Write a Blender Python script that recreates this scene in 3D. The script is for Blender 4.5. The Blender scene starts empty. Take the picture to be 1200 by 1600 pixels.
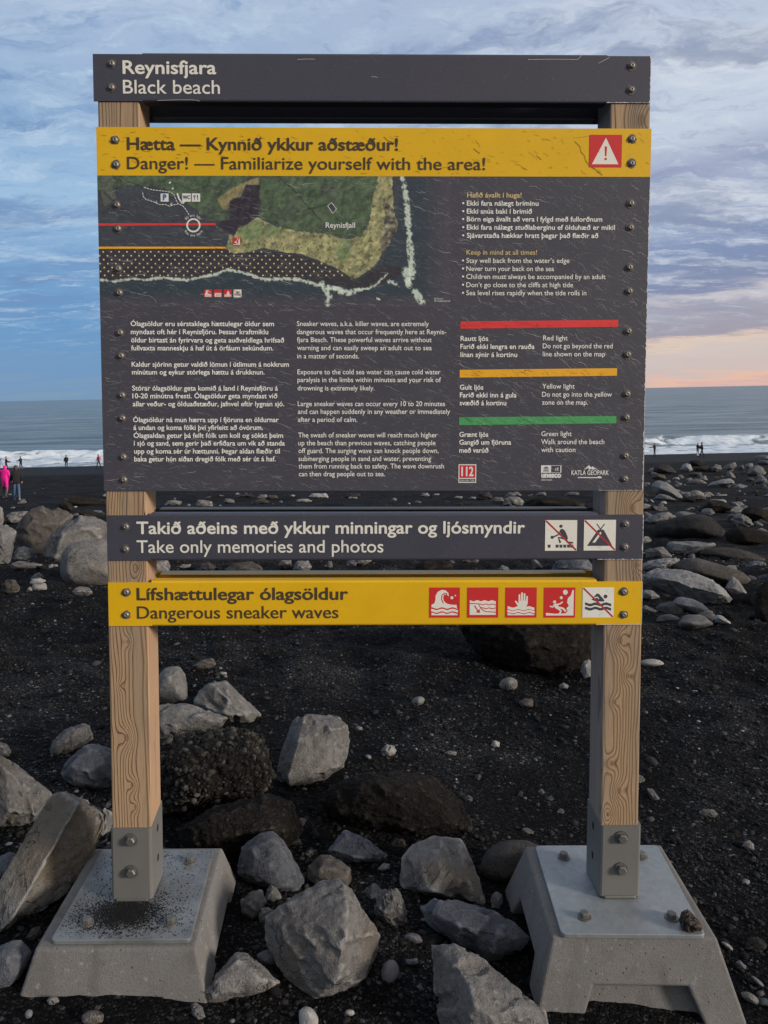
import bpy, bmesh, math, random
import numpy as np
from math import sin, cos, pi, radians, atan, sqrt, exp
from mathutils import Vector, noise as mnoise
from mathutils.bvhtree import BVHTree

# ------------------------------------------------------------------ camera
FPX, PU, PV, DIST, CZ = 1220.0, 562.0, 695.0, 1.863, 1.40      # focal length and principal point in photo pixels, metres
ROLL = radians(1.19); PITCH = atan((PV - 615.3) * cos(ROLL) / FPX); YAW = radians(.46)
def Rx(a): return np.array([[1,0,0],[0,cos(a),-sin(a)],[0,sin(a),cos(a)]])
def Ry(a): return np.array([[cos(a),0,sin(a)],[0,1,0],[-sin(a),0,cos(a)]])
def Rz(a): return np.array([[cos(a),-sin(a),0],[sin(a),cos(a),0],[0,0,1]])
RC = Rx(pi/2 - PITCH) @ Rz(-ROLL)          # camera
RS = Rz(YAW) @ Ry(ROLL)                    # the sign leans very slightly
CAM = np.array([0, 0, CZ])
ORG = np.array([0, DIST, CZ]) + RS @ np.array([0, 0, -CZ])
scene = bpy.context.scene
COL = scene.collection
cd = bpy.data.cameras.new('camera'); cam = bpy.data.objects.new('camera', cd); COL.objects.link(cam)
cam.location = CAM
from mathutils import Matrix
cam.rotation_euler = Matrix(RC.tolist()).to_euler()
cd.sensor_fit = 'HORIZONTAL'; cd.sensor_width = 36; cd.lens = FPX / 1200 * 36
cd.shift_x = (600 - PU) / 1200; cd.shift_y = (PV - 800) / 1200
cd.clip_start = .05; cd.clip_end = 60000
scene.camera = cam

# ------------------------------------------------------------------ node helper
class NT:
    def __init__(s, tree): s.t = tree; s.n = tree.nodes; s.l = tree.links
    def node(s, typ, **kw):
        n = s.n.new(typ)
        for k, v in kw.items(): setattr(n, k, v)
        return n
    def put(s, sock, v):
        if isinstance(v, bpy.types.NodeSocket): s.l.new(v, sock)
        elif v is not None:
            if sock.type == 'RGBA' and len(v) == 3: v = (*v, 1)
            sock.default_value = v
    def m(s, op, a, b=None, c=None, clamp=False):
        n = s.node('ShaderNodeMath', operation=op, use_clamp=clamp)
        for i, v in enumerate((a, b, c)):
            if v is not None: s.put(n.inputs[i], v)
        return n.outputs[0]
    def vm(s, op, a, b=None, out=0):
        n = s.node('ShaderNodeVectorMath', operation=op)
        s.put(n.inputs[0], a)
        if b is not None: s.put(n.inputs[3 if op == 'SCALE' else 1], b)
        return n.outputs['Value'] if op in ('LENGTH', 'DOT_PRODUCT', 'DISTANCE') else n.outputs[0]
    def mix(s, f, a, b, blend='MIX'):
        n = s.node('ShaderNodeMix', data_type='RGBA', blend_type=blend)
        s.put(n.inputs[0], f); s.put(n.inputs[6], a); s.put(n.inputs[7], b)
        return n.outputs[2]
    def ramp(s, f, pts, interp='LINEAR'):
        n = s.node('ShaderNodeValToRGB'); r = n.color_ramp; r.interpolation = interp
        while len(r.elements) < len(pts): r.elements.new(.5)
        for e, (p, c) in zip(r.elements, pts):
            e.position = p; e.color = (*c, 1) if hasattr(c, '__len__') else (c, c, c, 1)
        s.put(n.inputs[0], f); return n.outputs[0]
    def sstep(s, v, a, b, lo=0., hi=1.):
        n = s.node('ShaderNodeMapRange', interpolation_type='SMOOTHSTEP')
        for i, q in enumerate((v, a, b, lo, hi)): s.put(n.inputs[i], q)
        return n.outputs[0]
    def noise(s, vec, scale, detail=3, rough=.55, dist=0., out='Fac'):
        n = s.node('ShaderNodeTexNoise'); s.put(n.inputs['Vector'], vec)
        for k, v in (('Scale', scale), ('Detail', detail), ('Roughness', rough), ('Distortion', dist)): s.put(n.inputs[k], v)
        return n.outputs[out]
    def voro(s, vec, scale, feature='F1', out='Distance', rnd=1.):
        n = s.node('ShaderNodeTexVoronoi', feature=feature); s.put(n.inputs['Vector'], vec); s.put(n.inputs['Scale'], scale)
        s.put(n.inputs['Randomness'], rnd); return n.outputs[out]
    def map(s, vec, scale=(1,1,1), rot=(0,0,0), loc=(0,0,0)):
        n = s.node('ShaderNodeMapping'); s.put(n.inputs[0], vec)
        n.inputs['Location'].default_value = loc; n.inputs['Rotation'].default_value = rot; n.inputs['Scale'].default_value = scale
        return n.outputs[0]
    def coord(s, w='Object'): return s.node('ShaderNodeTexCoord').outputs[w]
    def xyz(s, v):
        n = s.node('ShaderNodeSeparateXYZ'); s.put(n.inputs[0], v); return n.outputs
    def comb(s, x, y, z):
        n = s.node('ShaderNodeCombineXYZ')
        for i, v in enumerate((x, y, z)): s.put(n.inputs[i], v)
        return n.outputs[0]
    def bump(s, h, strength=.5, dist=.01, normal=None):
        n = s.node('ShaderNodeBump'); s.put(n.inputs['Height'], h)
        n.inputs['Strength'].default_value = strength; n.inputs['Distance'].default_value = dist
        if normal is not None: s.put(n.inputs['Normal'], normal)
        return n.outputs[0]
def lin(r, g, b):
    f = lambda c: ((c/255 + .055)/1.055)**2.4 if c > 10 else c/255/12.92
    return (f(r), f(g), f(b))

# ------------------------------------------------------------------ world: sky with cloud layer
SUN_DIR = Vector((.84, -.46, .29)).normalized()
W = bpy.data.worlds.new('World'); scene.world = W; W.use_nodes = True
k = NT(W.node_tree); k.n.clear()
d = k.vm('NORMALIZE', k.coord('Generated')); dx, dy, dz = k.xyz(d)
zt = k.m('SUBTRACT', dz, k.m('MULTIPLY', k.m('SUBTRACT', dx, .42), .10))        # bands climb to the right
den = k.m('ADD', k.m('MAXIMUM', dz, 0.), .13)
plane = k.comb(k.m('DIVIDE', dx, den), k.m('DIVIDE', dy, den), 0.)
warp = k.noise(k.map(plane, (1, 1, 1)), 2.2, 5, .62, out='Color')
pl = k.vm('ADD', plane, k.vm('SCALE', k.vm('SUBTRACT', warp, (.5, .5, .5)), .42))
n1 = k.noise(k.map(pl, (.8, 1.7, 1), (0, 0, radians(22))), 1.5, 10, .64)
n2 = k.noise(k.map(pl, (.5, 1.7, 1), (0, 0, radians(6)), (3.1, 1.7, 0)), 2.0, 11, .66)
n3 = k.noise(k.map(pl, (1, 1, 1), (0, 0, 0), (7.7, 4.2, 0)), .8, 4, .5)
band = k.m('ADD', zt, k.m('MULTIPLY', k.m('SUBTRACT', n1, .5), .06))
L = k.ramp(k.m('ADD', dz, k.m('MULTIPLY', k.m('SUBTRACT', n1, .5), .1)), [(0, lin(126,158,190)), (.03, lin(112,154,198)), (.10, lin(104,154,204)), (.17, lin(124,166,210)), (.23, lin(162,196,228)), (.30, lin(150,184,220)), (.42, lin(174,194,222)), (.7, lin(150,166,196))])
Rr = k.ramp(band, [(0, lin(222,186,182)), (.010, lin(242,196,174)), (.022, lin(212,196,194)), (.047, lin(218,203,197)), (.055, lin(232,208,190)), (.062, lin(166,160,176)), (.098, lin(172,172,188)), (.108, lin(210,204,210)), (.118, lin(136,146,178)), (.165, lin(132,150,188)), (.20, lin(172,186,214)), (.25, lin(166,176,204)), (.29, lin(204,216,232)), (.45, lin(192,204,226)), (.8, lin(160,170,196))])
right = k.sstep(dx, -.12, .40)
base = k.mix(right, L, Rr)
w1 = k.m('MULTIPLY', k.sstep(n2, .47, .68), k.sstep(dz, .06, .16))
c1 = k.mix(k.m('MULTIPLY', w1, .78), base, k.mix(right, lin(206,224,240), lin(234,239,245)))
d1 = k.m('MULTIPLY', k.sstep(n1, .52, .36), k.sstep(dz, .05, .15))
c2 = k.mix(k.m('MULTIPLY', d1, .72), c1, k.mix(right, lin(112,144,190), lin(132,146,178)))
d2 = k.m('MULTIPLY', k.sstep(n3, .55, .38), k.sstep(dz, .12, .3))
n4 = k.noise(k.map(pl, (.8, 1.9, 1), (0, 0, radians(14)), (1.3, 8.2, 0)), 5.2, 10, .68)
c3 = k.mix(k.m('MULTIPLY', d2, .30), c2, lin(150,160,190))
fin = k.sstep(dz, .03, .12)
c3 = k.mix(k.m('MULTIPLY', k.m('MULTIPLY', k.sstep(n4, .50, .70), fin), .55), c3, k.mix(right, lin(204,224,242), lin(224,230,238)))
c3 = k.mix(k.m('MULTIPLY', k.m('MULTIPLY', k.sstep(n4, .48, .30), fin), .50), c3, k.mix(right, lin(106,146,196), lin(142,154,184)))
# the half of the sky behind the photographer is a paler, brighter overcast
back = k.sstep(dy, .25, -.55)
up = k.sstep(dz, .42, .85)
pale = k.mix(k.sstep(dx, -.6, .8), (.62,.74,.95), (1.10,.98,.86))
over = k.vm('SCALE', pale, k.m('ADD', .30, k.m('MULTIPLY', n1, .62)))
c4 = k.mix(back, k.mix(k.m('MULTIPLY', up, .6), c3, over), over)
c5 = k.mix(k.sstep(dz, .0, -.03), c4, (.03,.035,.04))
sky = k.node('ShaderNodeTexSky', sky_type='NISHITA', sun_disc=False, sun_elevation=math.asin(SUN_DIR.z), sun_rotation=math.atan2(SUN_DIR.x, SUN_DIR.y))
bA = k.node('ShaderNodeBackground'); k.put(bA.inputs[0], sky.outputs[0]); bA.inputs[1].default_value = .06
bB = k.node('ShaderNodeBackground'); k.put(bB.inputs[0], c5); bB.inputs[1].default_value = 1.0
mx = k.node('ShaderNodeMixShader'); mx.inputs[0].default_value = .90
k.l.new(bA.outputs[0], mx.inputs[1]); k.l.new(bB.outputs[0], mx.inputs[2])
k.l.new(mx.outputs[0], k.node('ShaderNodeOutputWorld').inputs[0])

# ------------------------------------------------------------------ sun (low, veiled by cloud)
sl = bpy.data.lights.new('sun', 'SUN'); sun = bpy.data.objects.new('sun', sl); COL.objects.link(sun)
sl.energy = 3.2; sl.angle = radians(11); sl.color = (1, .90, .80)
sun.rotation_euler = SUN_DIR.to_track_quat('Z', 'Y').to_euler()
sun.location = (20, -10, 20)
scene.view_settings.view_transform = 'Standard'; scene.view_settings.look = 'None'
scene.view_settings.exposure = 0.0; scene.view_settings.gamma = 1
scene.cycles.max_bounces = 6

# ------------------------------------------------------------------ projections
def ray(u, v): return RC @ np.array([(u - PU)/FPX, -(v - PV)/FPX, -1.0])
def loc(u, v, ax, val):                      # photo pixel -> sign-frame point on the plane where coordinate ax = val
    dd = RS.T @ ray(u, v); c = RS.T @ (CAM - ORG); t = (val - c[ax]) / dd[ax]; return c + t*dd
def S(u, v): p = loc(u, v, 1, 0.0); return p[0], p[2]

def _hash(ix, iy, seed):
    n = (ix.astype(np.int64)*374761393 + iy.astype(np.int64)*668265263 + seed*1442695041) & 0xffffffff
    n = ((n ^ (n >> 13)) * 1274126177) & 0xffffffff
    return ((n ^ (n >> 16)) & 0xffff) / 65535.0
def vn(x, y, seed=0):                        # 2-D value noise, 0..1
    x = np.asarray(x, float); y = np.asarray(y, float)
    ix, iy = np.floor(x), np.floor(y); fx, fy = x - ix, y - iy
    fx = fx*fx*fx*(fx*(fx*6-15)+10); fy = fy*fy*fy*(fy*(fy*6-15)+10)
    a, b, c, e = _hash(ix, iy, seed), _hash(ix+1, iy, seed), _hash(ix, iy+1, seed), _hash(ix+1, iy+1, seed)
    return (a*(1-fx)+b*fx)*(1-fy) + (c*(1-fx)+e*fx)*fy
def fbm(x, y, seed=0, o=4, g=.5):
    s = 0; a = 1; t = 0
    for i in range(o): s = s + a*vn(x*2**i + 17.3*i, y*2**i - 9.1*i, seed+i); t += a; a *= g
    return s/t
_py = np.array([-80,-8,0,2.3,4,6,9,12,20,41,80,112,117,135,160.]); _pz = np.array([2.2,.25,.02,0,-.10,-.28,-.56,-.86,-1.62,-3.75,-6.35,-8.16,-8.55,-10,-13])
_ty = np.linspace(-80, 160, 4801); _tz = np.interp(_ty, _py, _pz)
_kr = np.hanning(41); _kr /= _kr.sum(); _tz = np.convolve(np.pad(_tz, 20, 'edge'), _kr, 'valid')
def gz(x, y):
    x = np.asarray(x, float); y = np.asarray(y, float)
    z = np.interp(y, _ty, _tz)
    near = np.clip((5 - y)/2.5, 0, 1)
    z = z - near * (.048 * np.clip(x/.70, -1.25, 1.25) - .006 + .008*np.clip(x/.6, 0, 1))
    far = np.clip((95 - y)/30, .05, 1)
    z = z + (fbm(x*.9, y*.9, 3, 3) - .5)*.11*np.clip((y-2.2)/3, .12, 1)*far + (fbm(x*.16, y*.16, 11, 2) - .5)*.55*np.clip((y-4)/12, 0, 1)*far
    z = z + np.abs(fbm(x*2.3+.4*y, y*3.1, 8, 3) - .5)*.12*np.clip((y-2.6)/2.5, .06, 1)*np.clip((26-y)/10, 0, 1)
    z = z + (fbm(x*3.1, y*2.6, 14, 3) - .5)*.12*np.clip((y-2.7)/1.5, .05, 1)*np.clip((22-y)/9, 0, 1)
    z = z + (fbm(x*5.5, y*5.5, 5, 3) - .5)*.050*np.clip((y-1.4)/2.5, .35, 1)*far
    return z
_T = np.concatenate([np.linspace(.5, 12, 900), np.geomspace(12.02, 400, 700)])
def hit(u, v, h=None):                       # where the sight line of a photo pixel meets the beach (or the level h)
    dd = ray(u, v)
    if h is not None: return CAM + dd*((h - CZ)/dd[2])
    P = CAM[None] + dd[None]*_T[:, None]
    below = P[:, 2] - gz(P[:, 0], P[:, 1])
    i = int(np.argmax(below < 0))
    if i == 0: return P[-1]
    f = below[i-1]/(below[i-1]-below[i]); return P[i-1] + (P[i]-P[i-1])*f

# ------------------------------------------------------------------ object helpers
def link(o, parent=None):
    COL.objects.link(o)
    if parent is not None: o.parent = parent
    return o
def tag(o, label=None, cat=None, group=None, kind=None):
    if label: o['label'] = label
    if cat: o['category'] = cat
    if group: o['group'] = group
    if kind: o['kind'] = kind
    return o
def empty(name, location, rot=None):
    o = bpy.data.objects.new(name, None); o.empty_display_size = .1; o.location = location
    if rot is not None: o.rotation_euler = rot
    return link(o)
class MB:
    def __init__(s): s.v = []; s.f = []; s.mi = []
    def add(s, verts, faces, mi=0):
        b = len(s.v); s.v += [tuple(map(float, q)) for q in verts]; s.f += [[i+b for i in f] for f in faces]; s.mi += [mi]*len(faces); return s
    def box(s, a, b, mi=0, skip=()):
        (x0,y0,z0),(x1,y1,z1) = a, b
        v = [(x0,y0,z0),(x1,y0,z0),(x1,y1,z0),(x0,y1,z0),(x0,y0,z1),(x1,y0,z1),(x1,y1,z1),(x0,y1,z1)]
        f = {'-z':(0,3,2,1),'+z':(4,5,6,7),'-y':(0,1,5,4),'+x':(1,2,6,5),'+y':(2,3,7,6),'-x':(3,0,4,7)}
        return s.add(v, [q for n, q in f.items() if n not in skip], mi)
    def lathe(s, prof, n=16, c=(0,0,0), axis='z', mi=0):
        v = []; m = len(prof)
        for i in range(n):
            a = 2*pi*i/n
            for r, h in prof:
                q = (r*cos(a), r*sin(a), h)
                if axis == 'y': q = (q[0], -q[2], q[1])     # out of the board, towards -y
                v.append((q[0]+c[0], q[1]+c[1], q[2]+c[2]))
        f = [[i*m+j, ((i+1)%n)*m+j, ((i+1)%n)*m+j+1, i*m+j+1] for i in range(n) for j in range(m-1)]
        return s.add(v, f, mi)
    def build(s, name, mats, parent=None, smooth=False, loc=(0,0,0)):
        me = bpy.data.meshes.new(name); me.from_pydata(s.v, [], s.f)
        for m in (mats if isinstance(mats, (list, tuple)) else [mats]): me.materials.append(m)
        me.polygons.foreach_set('material_index', s.mi)
        if smooth: me.polygons.foreach_set('use_smooth', [True]*len(me.polygons))
        me.update(); o = bpy.data.objects.new(name, me); o.location = loc
        return link(o, parent)
def bevel(o, w=.003, seg=2, ang=35):
    b = o.modifiers.new('bevel', 'BEVEL'); b.width = w; b.segments = seg; b.limit_method = 'ANGLE'; b.angle_limit = radians(ang)
    return o
def np_mesh(name, V, F, mat, cols=None, smooth=True, parent=None):
    me = bpy.data.meshes.new(name); F = np.asarray(F, np.int32); n, q = F.shape
    me.vertices.add(len(V)); me.vertices.foreach_set('co', np.asarray(V, np.float32).ravel())
    me.loops.add(n*q); me.loops.foreach_set('vertex_index', F.ravel())
    me.polygons.add(n); me.polygons.foreach_set('loop_start', np.arange(0, n*q, q, dtype=np.int32))
    me.polygons.foreach_set('use_smooth', np.full(n, smooth))
    me.update(calc_edges=True)
    if cols is not None:
        at = me.color_attributes.new('Col', 'FLOAT_COLOR', 'POINT')
        at.data.foreach_set('color', np.concatenate([cols, np.ones((len(cols), 1))], 1).astype(np.float32).ravel())
    me.materials.append(mat)
    return link(bpy.data.objects.new(name, me), parent)
def grid_faces(nx, ny):
    i = np.arange(nx-1)[None, :] + np.arange(ny-1)[:, None]*nx
    return np.stack([i, i+1, i+1+nx, i+nx], -1).reshape(-1, 4)

# ------------------------------------------------------------------ materials
def new_mat(name):
    m = bpy.data.materials.new(name); m.use_nodes = True; t = NT(m.node_tree); t.n.clear()
    b = t.node('ShaderNodeBsdfPrincipled'); o = t.node('ShaderNodeOutputMaterial'); t.l.new(b.outputs[0], o.inputs[0])
    t.b = b.inputs; return m, t
def simple(name, col, rough=.6, metal=0., vary=.12, scale=40, bump=0.):
    m, t = new_mat(name); c = t.coord()
    n = t.noise(c, scale, 4, .6)
    t.put(t.b['Base Color'], t.mix(n, tuple(q*(1-vary) for q in col), tuple(min(1, q*(1+vary)) for q in col)))
    t.put(t.b['Roughness'], rough); t.put(t.b['Metallic'], metal)
    if bump: t.put(t.b['Normal'], t.bump(n, bump, .002))
    return m
def cracks(t, c, ang, sx, sz, width, keep, off=0.):     # factor 1 on fine hair cracks of the printed film
    x, y, z = t.xyz(c)
    p = t.comb(x, z, off)
    wob = t.noise(p, 9., 2, .5, out='Color')
    p = t.vm('ADD', p, t.vm('SCALE', t.vm('SUBTRACT', wob, (.5,.5,.5)), .03))
    q = t.map(p, (sx, sz, 1), (0, 0, 0)); q2 = t.node('ShaderNodeVectorRotate', rotation_type='Z_AXIS')
    t.put(q2.inputs['Vector'], p); q2.inputs['Angle'].default_value = ang
    q = t.map(q2.outputs[0], (sx, sz, 1))
    n = t.noise(q, 1., 3, .62, .35)
    line = t.sstep(t.m('ABSOLUTE', t.m('SUBTRACT', n, .5)), width, width*.25)
    mask = t.sstep(t.noise(p, 42., 2, .5), keep-.04, keep+.07)
    return t.m('MULTIPLY', line, mask)
def film(name, col, crack_col, amt, keep, ang=radians(26), spec_col=None, rough=.42, sx=13, sz=58, width=.011):
    m, t = new_mat(name); c = t.coord()
    f = cracks(t, c, ang, sx, sz, width, keep)
    n = t.noise(c, 9, 4, .6); g = t.noise(c, 420, 2, .6)
    base = t.mix(n, tuple(q*.90 for q in col), tuple(q*1.10 for q in col))
    base = t.mix(t.m('MULTIPLY', t.sstep(g, .62, .74), .5), base, spec_col or crack_col)
    base = t.mix(t.m('MULTIPLY', f, amt), base, crack_col)
    t.put(t.b['Base Color'], base); t.put(t.b['Roughness'], t.m('ADD', rough, t.m('MULTIPLY', n, .2)))
    t.put(t.b['Specular IOR Level'], .35)
    t.put(t.b['Normal'], t.bump(t.m('ADD', t.m('MULTIPLY', f, 1.), t.m('MULTIPLY', g, .35)), .35, .0012))
    return m
DARK = (.062, .061, .078); YEL = (.74, .435, .006); CREAM = (.90, .88, .81); RED = (.62, .03, .03)
M = {}
M['panel'] = film('panel_film', DARK, (.46,.45,.46), .12, .50)
M['board'] = film('board_film', (.056,.057,.076), (.26,.26,.28), .10, .60, sx=30, sz=60)
M['yellow'] = film('yellow_film', YEL, (.10,.06,.02), .25, .62, sx=30, sz=70, width=.010, spec_col=(.22,.12,.02))
M['cream'] = film('cream_print', CREAM, (.16,.16,.16), .2, .56, rough=.5)
M['cream_large'] = film('cream_print_large', (.78,.76,.67), (.22,.21,.20), .4, .62, rough=.5)
M['ink'] = film('dark_print', (.058,.045,.030), (.30,.18,.02), .4, .60, rough=.5)
M['tan'] = film('tan_print', (.72,.55,.28), (.12,.11,.10), .5, .55, rough=.5)
M['red'] = film('red_print', (.60,.028,.030), (.30,.06,.05), .5, .62)
M['redbar'] = film('red_bar_print', (.74,.045,.045), (.25,.02,.02), .6, .5)
M['amber'] = film('amber_bar_print', (.86,.42,.02), (.12,.06,.01), .7, .52)
M['green'] = film('green_bar_print', (.07,.34,.11), (.30,.50,.36), .4, .5)
M['blue'] = simple('blue_print', (.02,.16,.40))
M['white'] = film('white_print', (.74,.74,.71), (.15,.15,.15), .4, .6)
M['chip'] = simple('worn_edge', (.62,.60,.58), .5, 0, .3, 200)
M['slash'] = film('slash_print', (.42,.035,.035), (.2,.02,.02), .3, .6)
M['alu'] = simple('bare_aluminium', (.50,.49,.48), .4, .6, .15, 60)
M['screw'] = simple('weathered_screw', (.25,.225,.20), .5, .6, .25, 400)
M['hole'] = simple('painted_hole_shade', (.008,.008,.009), .9)
M['shoe'] = simple('painted_steel', (.17,.165,.155), .55, .2, .12, 14, .05)
M['bolt'] = simple('zinc_bolt', (.17,.165,.15), .5, .6, .25, 200)
M['inner'] = simple('board_inside', (.10,.10,.11), .5, .3)
M['inner_yellow'] = simple('yellow_board_inside', (.42,.33,.18), .5, .2)

def galv(name='galvanised_plate', dust=0.):
    m, t = new_mat(name); c = t.coord()
    v = t.voro(t.map(c, (1,1,1)), 70, out='Color'); n = t.noise(c, 11, 5, .65); n2 = t.noise(c, 130, 3, .6)
    col = t.mix(n, (.20,.22,.23), (.36,.39,.40)); col = t.mix(t.m('MULTIPLY', t.xyz(v)[0], .22), col, (.50,.53,.54))
    col = t.mix(t.sstep(n2, .60, .74, 0, .35), col, (.16,.15,.14))
    col = t.mix(1., col, (.88, .88, .88), 'MULTIPLY')
    if dust: col = t.mix(t.m('MULTIPLY', t.sstep(t.noise(c, 8, 4, .6), .30, .62), dust), col, (.085,.083,.080)); col = t.mix(dust*.5, col, (.15,.15,.148))
    t.put(t.b['Base Color'], col); t.put(t.b['Metallic'], .35); t.put(t.b['Roughness'], t.m('ADD', .36, t.m('MULTIPLY', n, .25)))
    t.put(t.b['Normal'], t.bump(n, .12, .002)); return m
M['galv'] = galv(); M['galv_dusty'] = galv('dusty_galvanised_plate', .55)
def concrete():
    m, t = new_mat('concrete'); c = t.coord(); n = t.noise(c, 7, 5, .6); g = t.noise(c, 300, 2, .7); pit = t.voro(c, 46)
    col = t.mix(n, (.132,.128,.122), (.225,.219,.209)); col = t.mix(t.sstep(g, .40, .70, 0, .75), col, (.13,.115,.105))
    col = t.mix(t.sstep(t.noise(c, 24, 3, .6), .56, .72, 0, .4), col, (.12,.105,.095))
    st = t.noise(t.map(c, (16, 16, 2.5)), 1., 4, .6); col = t.mix(t.sstep(st, .52, .70, 0, .45), col, (.095,.088,.080)); col = t.mix(t.sstep(t.noise(c, 60, 4, .7), .58, .72, 0, .5), col, (.36,.35,.335))
    p = t.sstep(pit, .13, .05); col = t.mix(t.m('MULTIPLY', p, .7), col, (.07,.065,.06))
    t.put(t.b['Base Color'], col); t.put(t.b['Roughness'], .9); t.put(t.b['Specular IOR Level'], .2)
    t.put(t.b['Normal'], t.bump(t.m('SUBTRACT', t.m('MULTIPLY', g, .8), p), .7, .0022)); return m
M['concrete'] = concrete()
def rock_mat(name, lo, hi, speck, sc=1., bump=1., pits=.3, stain=None, veins=0.):
    m, t = new_mat(name); c = t.coord(); r = t.node('ShaderNodeObjectInfo').outputs['Random']
    c = t.vm('ADD', c, t.comb(t.m('MULTIPLY', r, 31.), t.m('MULTIPLY', r, 17.), 0.))
    a = t.noise(c, 5.5*sc, 6, .62, .4); b = t.noise(c, 42*sc, 5, .65); g = t.noise(c, 190*sc, 3, .7)
    col = t.mix(t.sstep(a, .30, .70), lo, hi)
    col = t.mix(t.sstep(b, .46, .66, 0, .55), col, tuple(q*.55 for q in lo))
    col = t.mix(t.sstep(g, .52, .70, 0, .45), col, speck)
    if stain: col = t.mix(t.sstep(t.noise(c, 3.2*sc, 4, .6), .54, .64, 0, .75), col, stain)
    vo = t.voro(t.vm('ADD', c, t.vm('SCALE', t.noise(c, 30*sc, 2, .5, out='Color'), .03)), 60*sc)
    pit = t.m('MULTIPLY', t.sstep(vo, .22, .08), t.sstep(t.noise(c, 9*sc, 2), .50, .62))
    col = t.mix(t.m('MULTIPLY', pit, pits), col, tuple(q*.25 for q in lo))
    cr = t.sstep(t.m('ABSOLUTE', t.m('SUBTRACT', t.noise(c, 6*sc, 4, .6, .8), .5)), .012, .003)
    cr = t.m('MULTIPLY', cr, t.sstep(t.noise(c, 4*sc, 2), .50, .60))
    col = t.mix(t.m('MULTIPLY', cr, .65), col, tuple(q*.3 for q in lo))
    pt = t.node('ShaderNodeNewGeometry').outputs['Pointiness']
    col = t.mix(t.m('MULTIPLY', t.sstep(pt, .512, .56), t.sstep(b, .30, .62, .25, .75)), col, tuple(min(1, q*1.15) for q in speck))
    col = t.mix(1., col, t.ramp(r, [(0, .70), (1, 1.12)]), 'MULTIPLY')
    t.put(t.b['Base Color'], col); t.put(t.b['Roughness'], .88); t.put(t.b['Specular IOR Level'], .22)
    h = t.m('ADD', t.m('MULTIPLY', b, 1.), t.m('MULTIPLY', g, .45)); h = t.m('ADD', h, t.m('MULTIPLY', a, 1.2)); h = t.m('SUBTRACT', h, t.m('MULTIPLY', pit, .5)); h = t.m('SUBTRACT', h, t.m('MULTIPLY', cr, .6))
    t.put(t.b['Normal'], t.bump(h, .85*bump, .014/sc)); return m
TONE = {
 'grey':  rock_mat('grey_rock', (.115,.111,.109), (.185,.178,.172), (.266,.255,.244)),
 'warm':  rock_mat('warm_grey_rock', (.122,.117,.112), (.215,.206,.196), (.31,.298,.285), stain=(.150,.125,.100)),
 'blue':  rock_mat('blue_grey_rock', (.080,.086,.102), (.132,.140,.160), (.20,.21,.228)),
 'light': rock_mat('light_grey_rock', (.19,.19,.195), (.30,.295,.29), (.40,.39,.38)),
 'pale':  rock_mat('pale_rock', (.20,.197,.19), (.32,.31,.295), (.40,.39,.37), bump=.6),
 'dark':  rock_mat('dark_basalt', (.022,.021,.022), (.050,.047,.046), (.09,.085,.08)),
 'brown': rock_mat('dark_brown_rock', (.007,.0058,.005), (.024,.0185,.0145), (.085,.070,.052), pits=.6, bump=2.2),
 'brown_grey': rock_mat('brown_grey_rock', (.056,.049,.044), (.100,.089,.080), (.148,.133,.118), pits=.6),  # the stone's own brown grey tone
 'purple': rock_mat('mauve_pebble', (.126,.118,.133), (.178,.167,.185), (.222,.215,.222), bump=.4),
 'pink':  rock_mat('pink_pebble', (.237,.141,.126), (.311,.200,.178), (.370,.281,.252), bump=.4),
 'slab':  rock_mat('split_slab_rock', (.122,.119,.115), (.21,.203,.193), (.31,.30,.285), stain=(.150,.122,.085)),
 'rust':  rock_mat('rusty_scoria', (.037,.028,.024), (.096,.074,.063), (.163,.126,.104), sc=2.5, pits=.7),
}
def vcol(name, rough=.85, bump=0., spec=.2):
    m, t = new_mat(name); a = t.node('ShaderNodeVertexColor', layer_name='Col').outputs[0]
    n = t.noise(t.coord(), 240, 3, .6)
    t.put(t.b['Base Color'], t.mix(1., a, t.ramp(n, [(.3, .72), (.7, 1.25)]), 'MULTIPLY')); t.put(t.b['Roughness'], rough); t.put(t.b['Specular IOR Level'], spec)
    if bump: t.put(t.b['Normal'], t.bump(n, bump, .003))
    return m
M['pebble'] = vcol('pebble_mix')
def map_mat():
    m, t = new_mat('printed_map'); a = t.node('ShaderNodeVertexColor', layer_name='Col').outputs[0]; c = t.coord()
    f = cracks(t, c, radians(18), 13, 58, .011, .47)
    t.put(t.b['Base Color'], t.mix(t.m('MULTIPLY', f, .12), a, (.40,.42,.42))); t.put(t.b['Roughness'], .5); t.put(t.b['Specular IOR Level'], .35)
    t.put(t.b['Normal'], t.bump(f, .35, .0012)); return m
M['map'] = map_mat()
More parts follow.
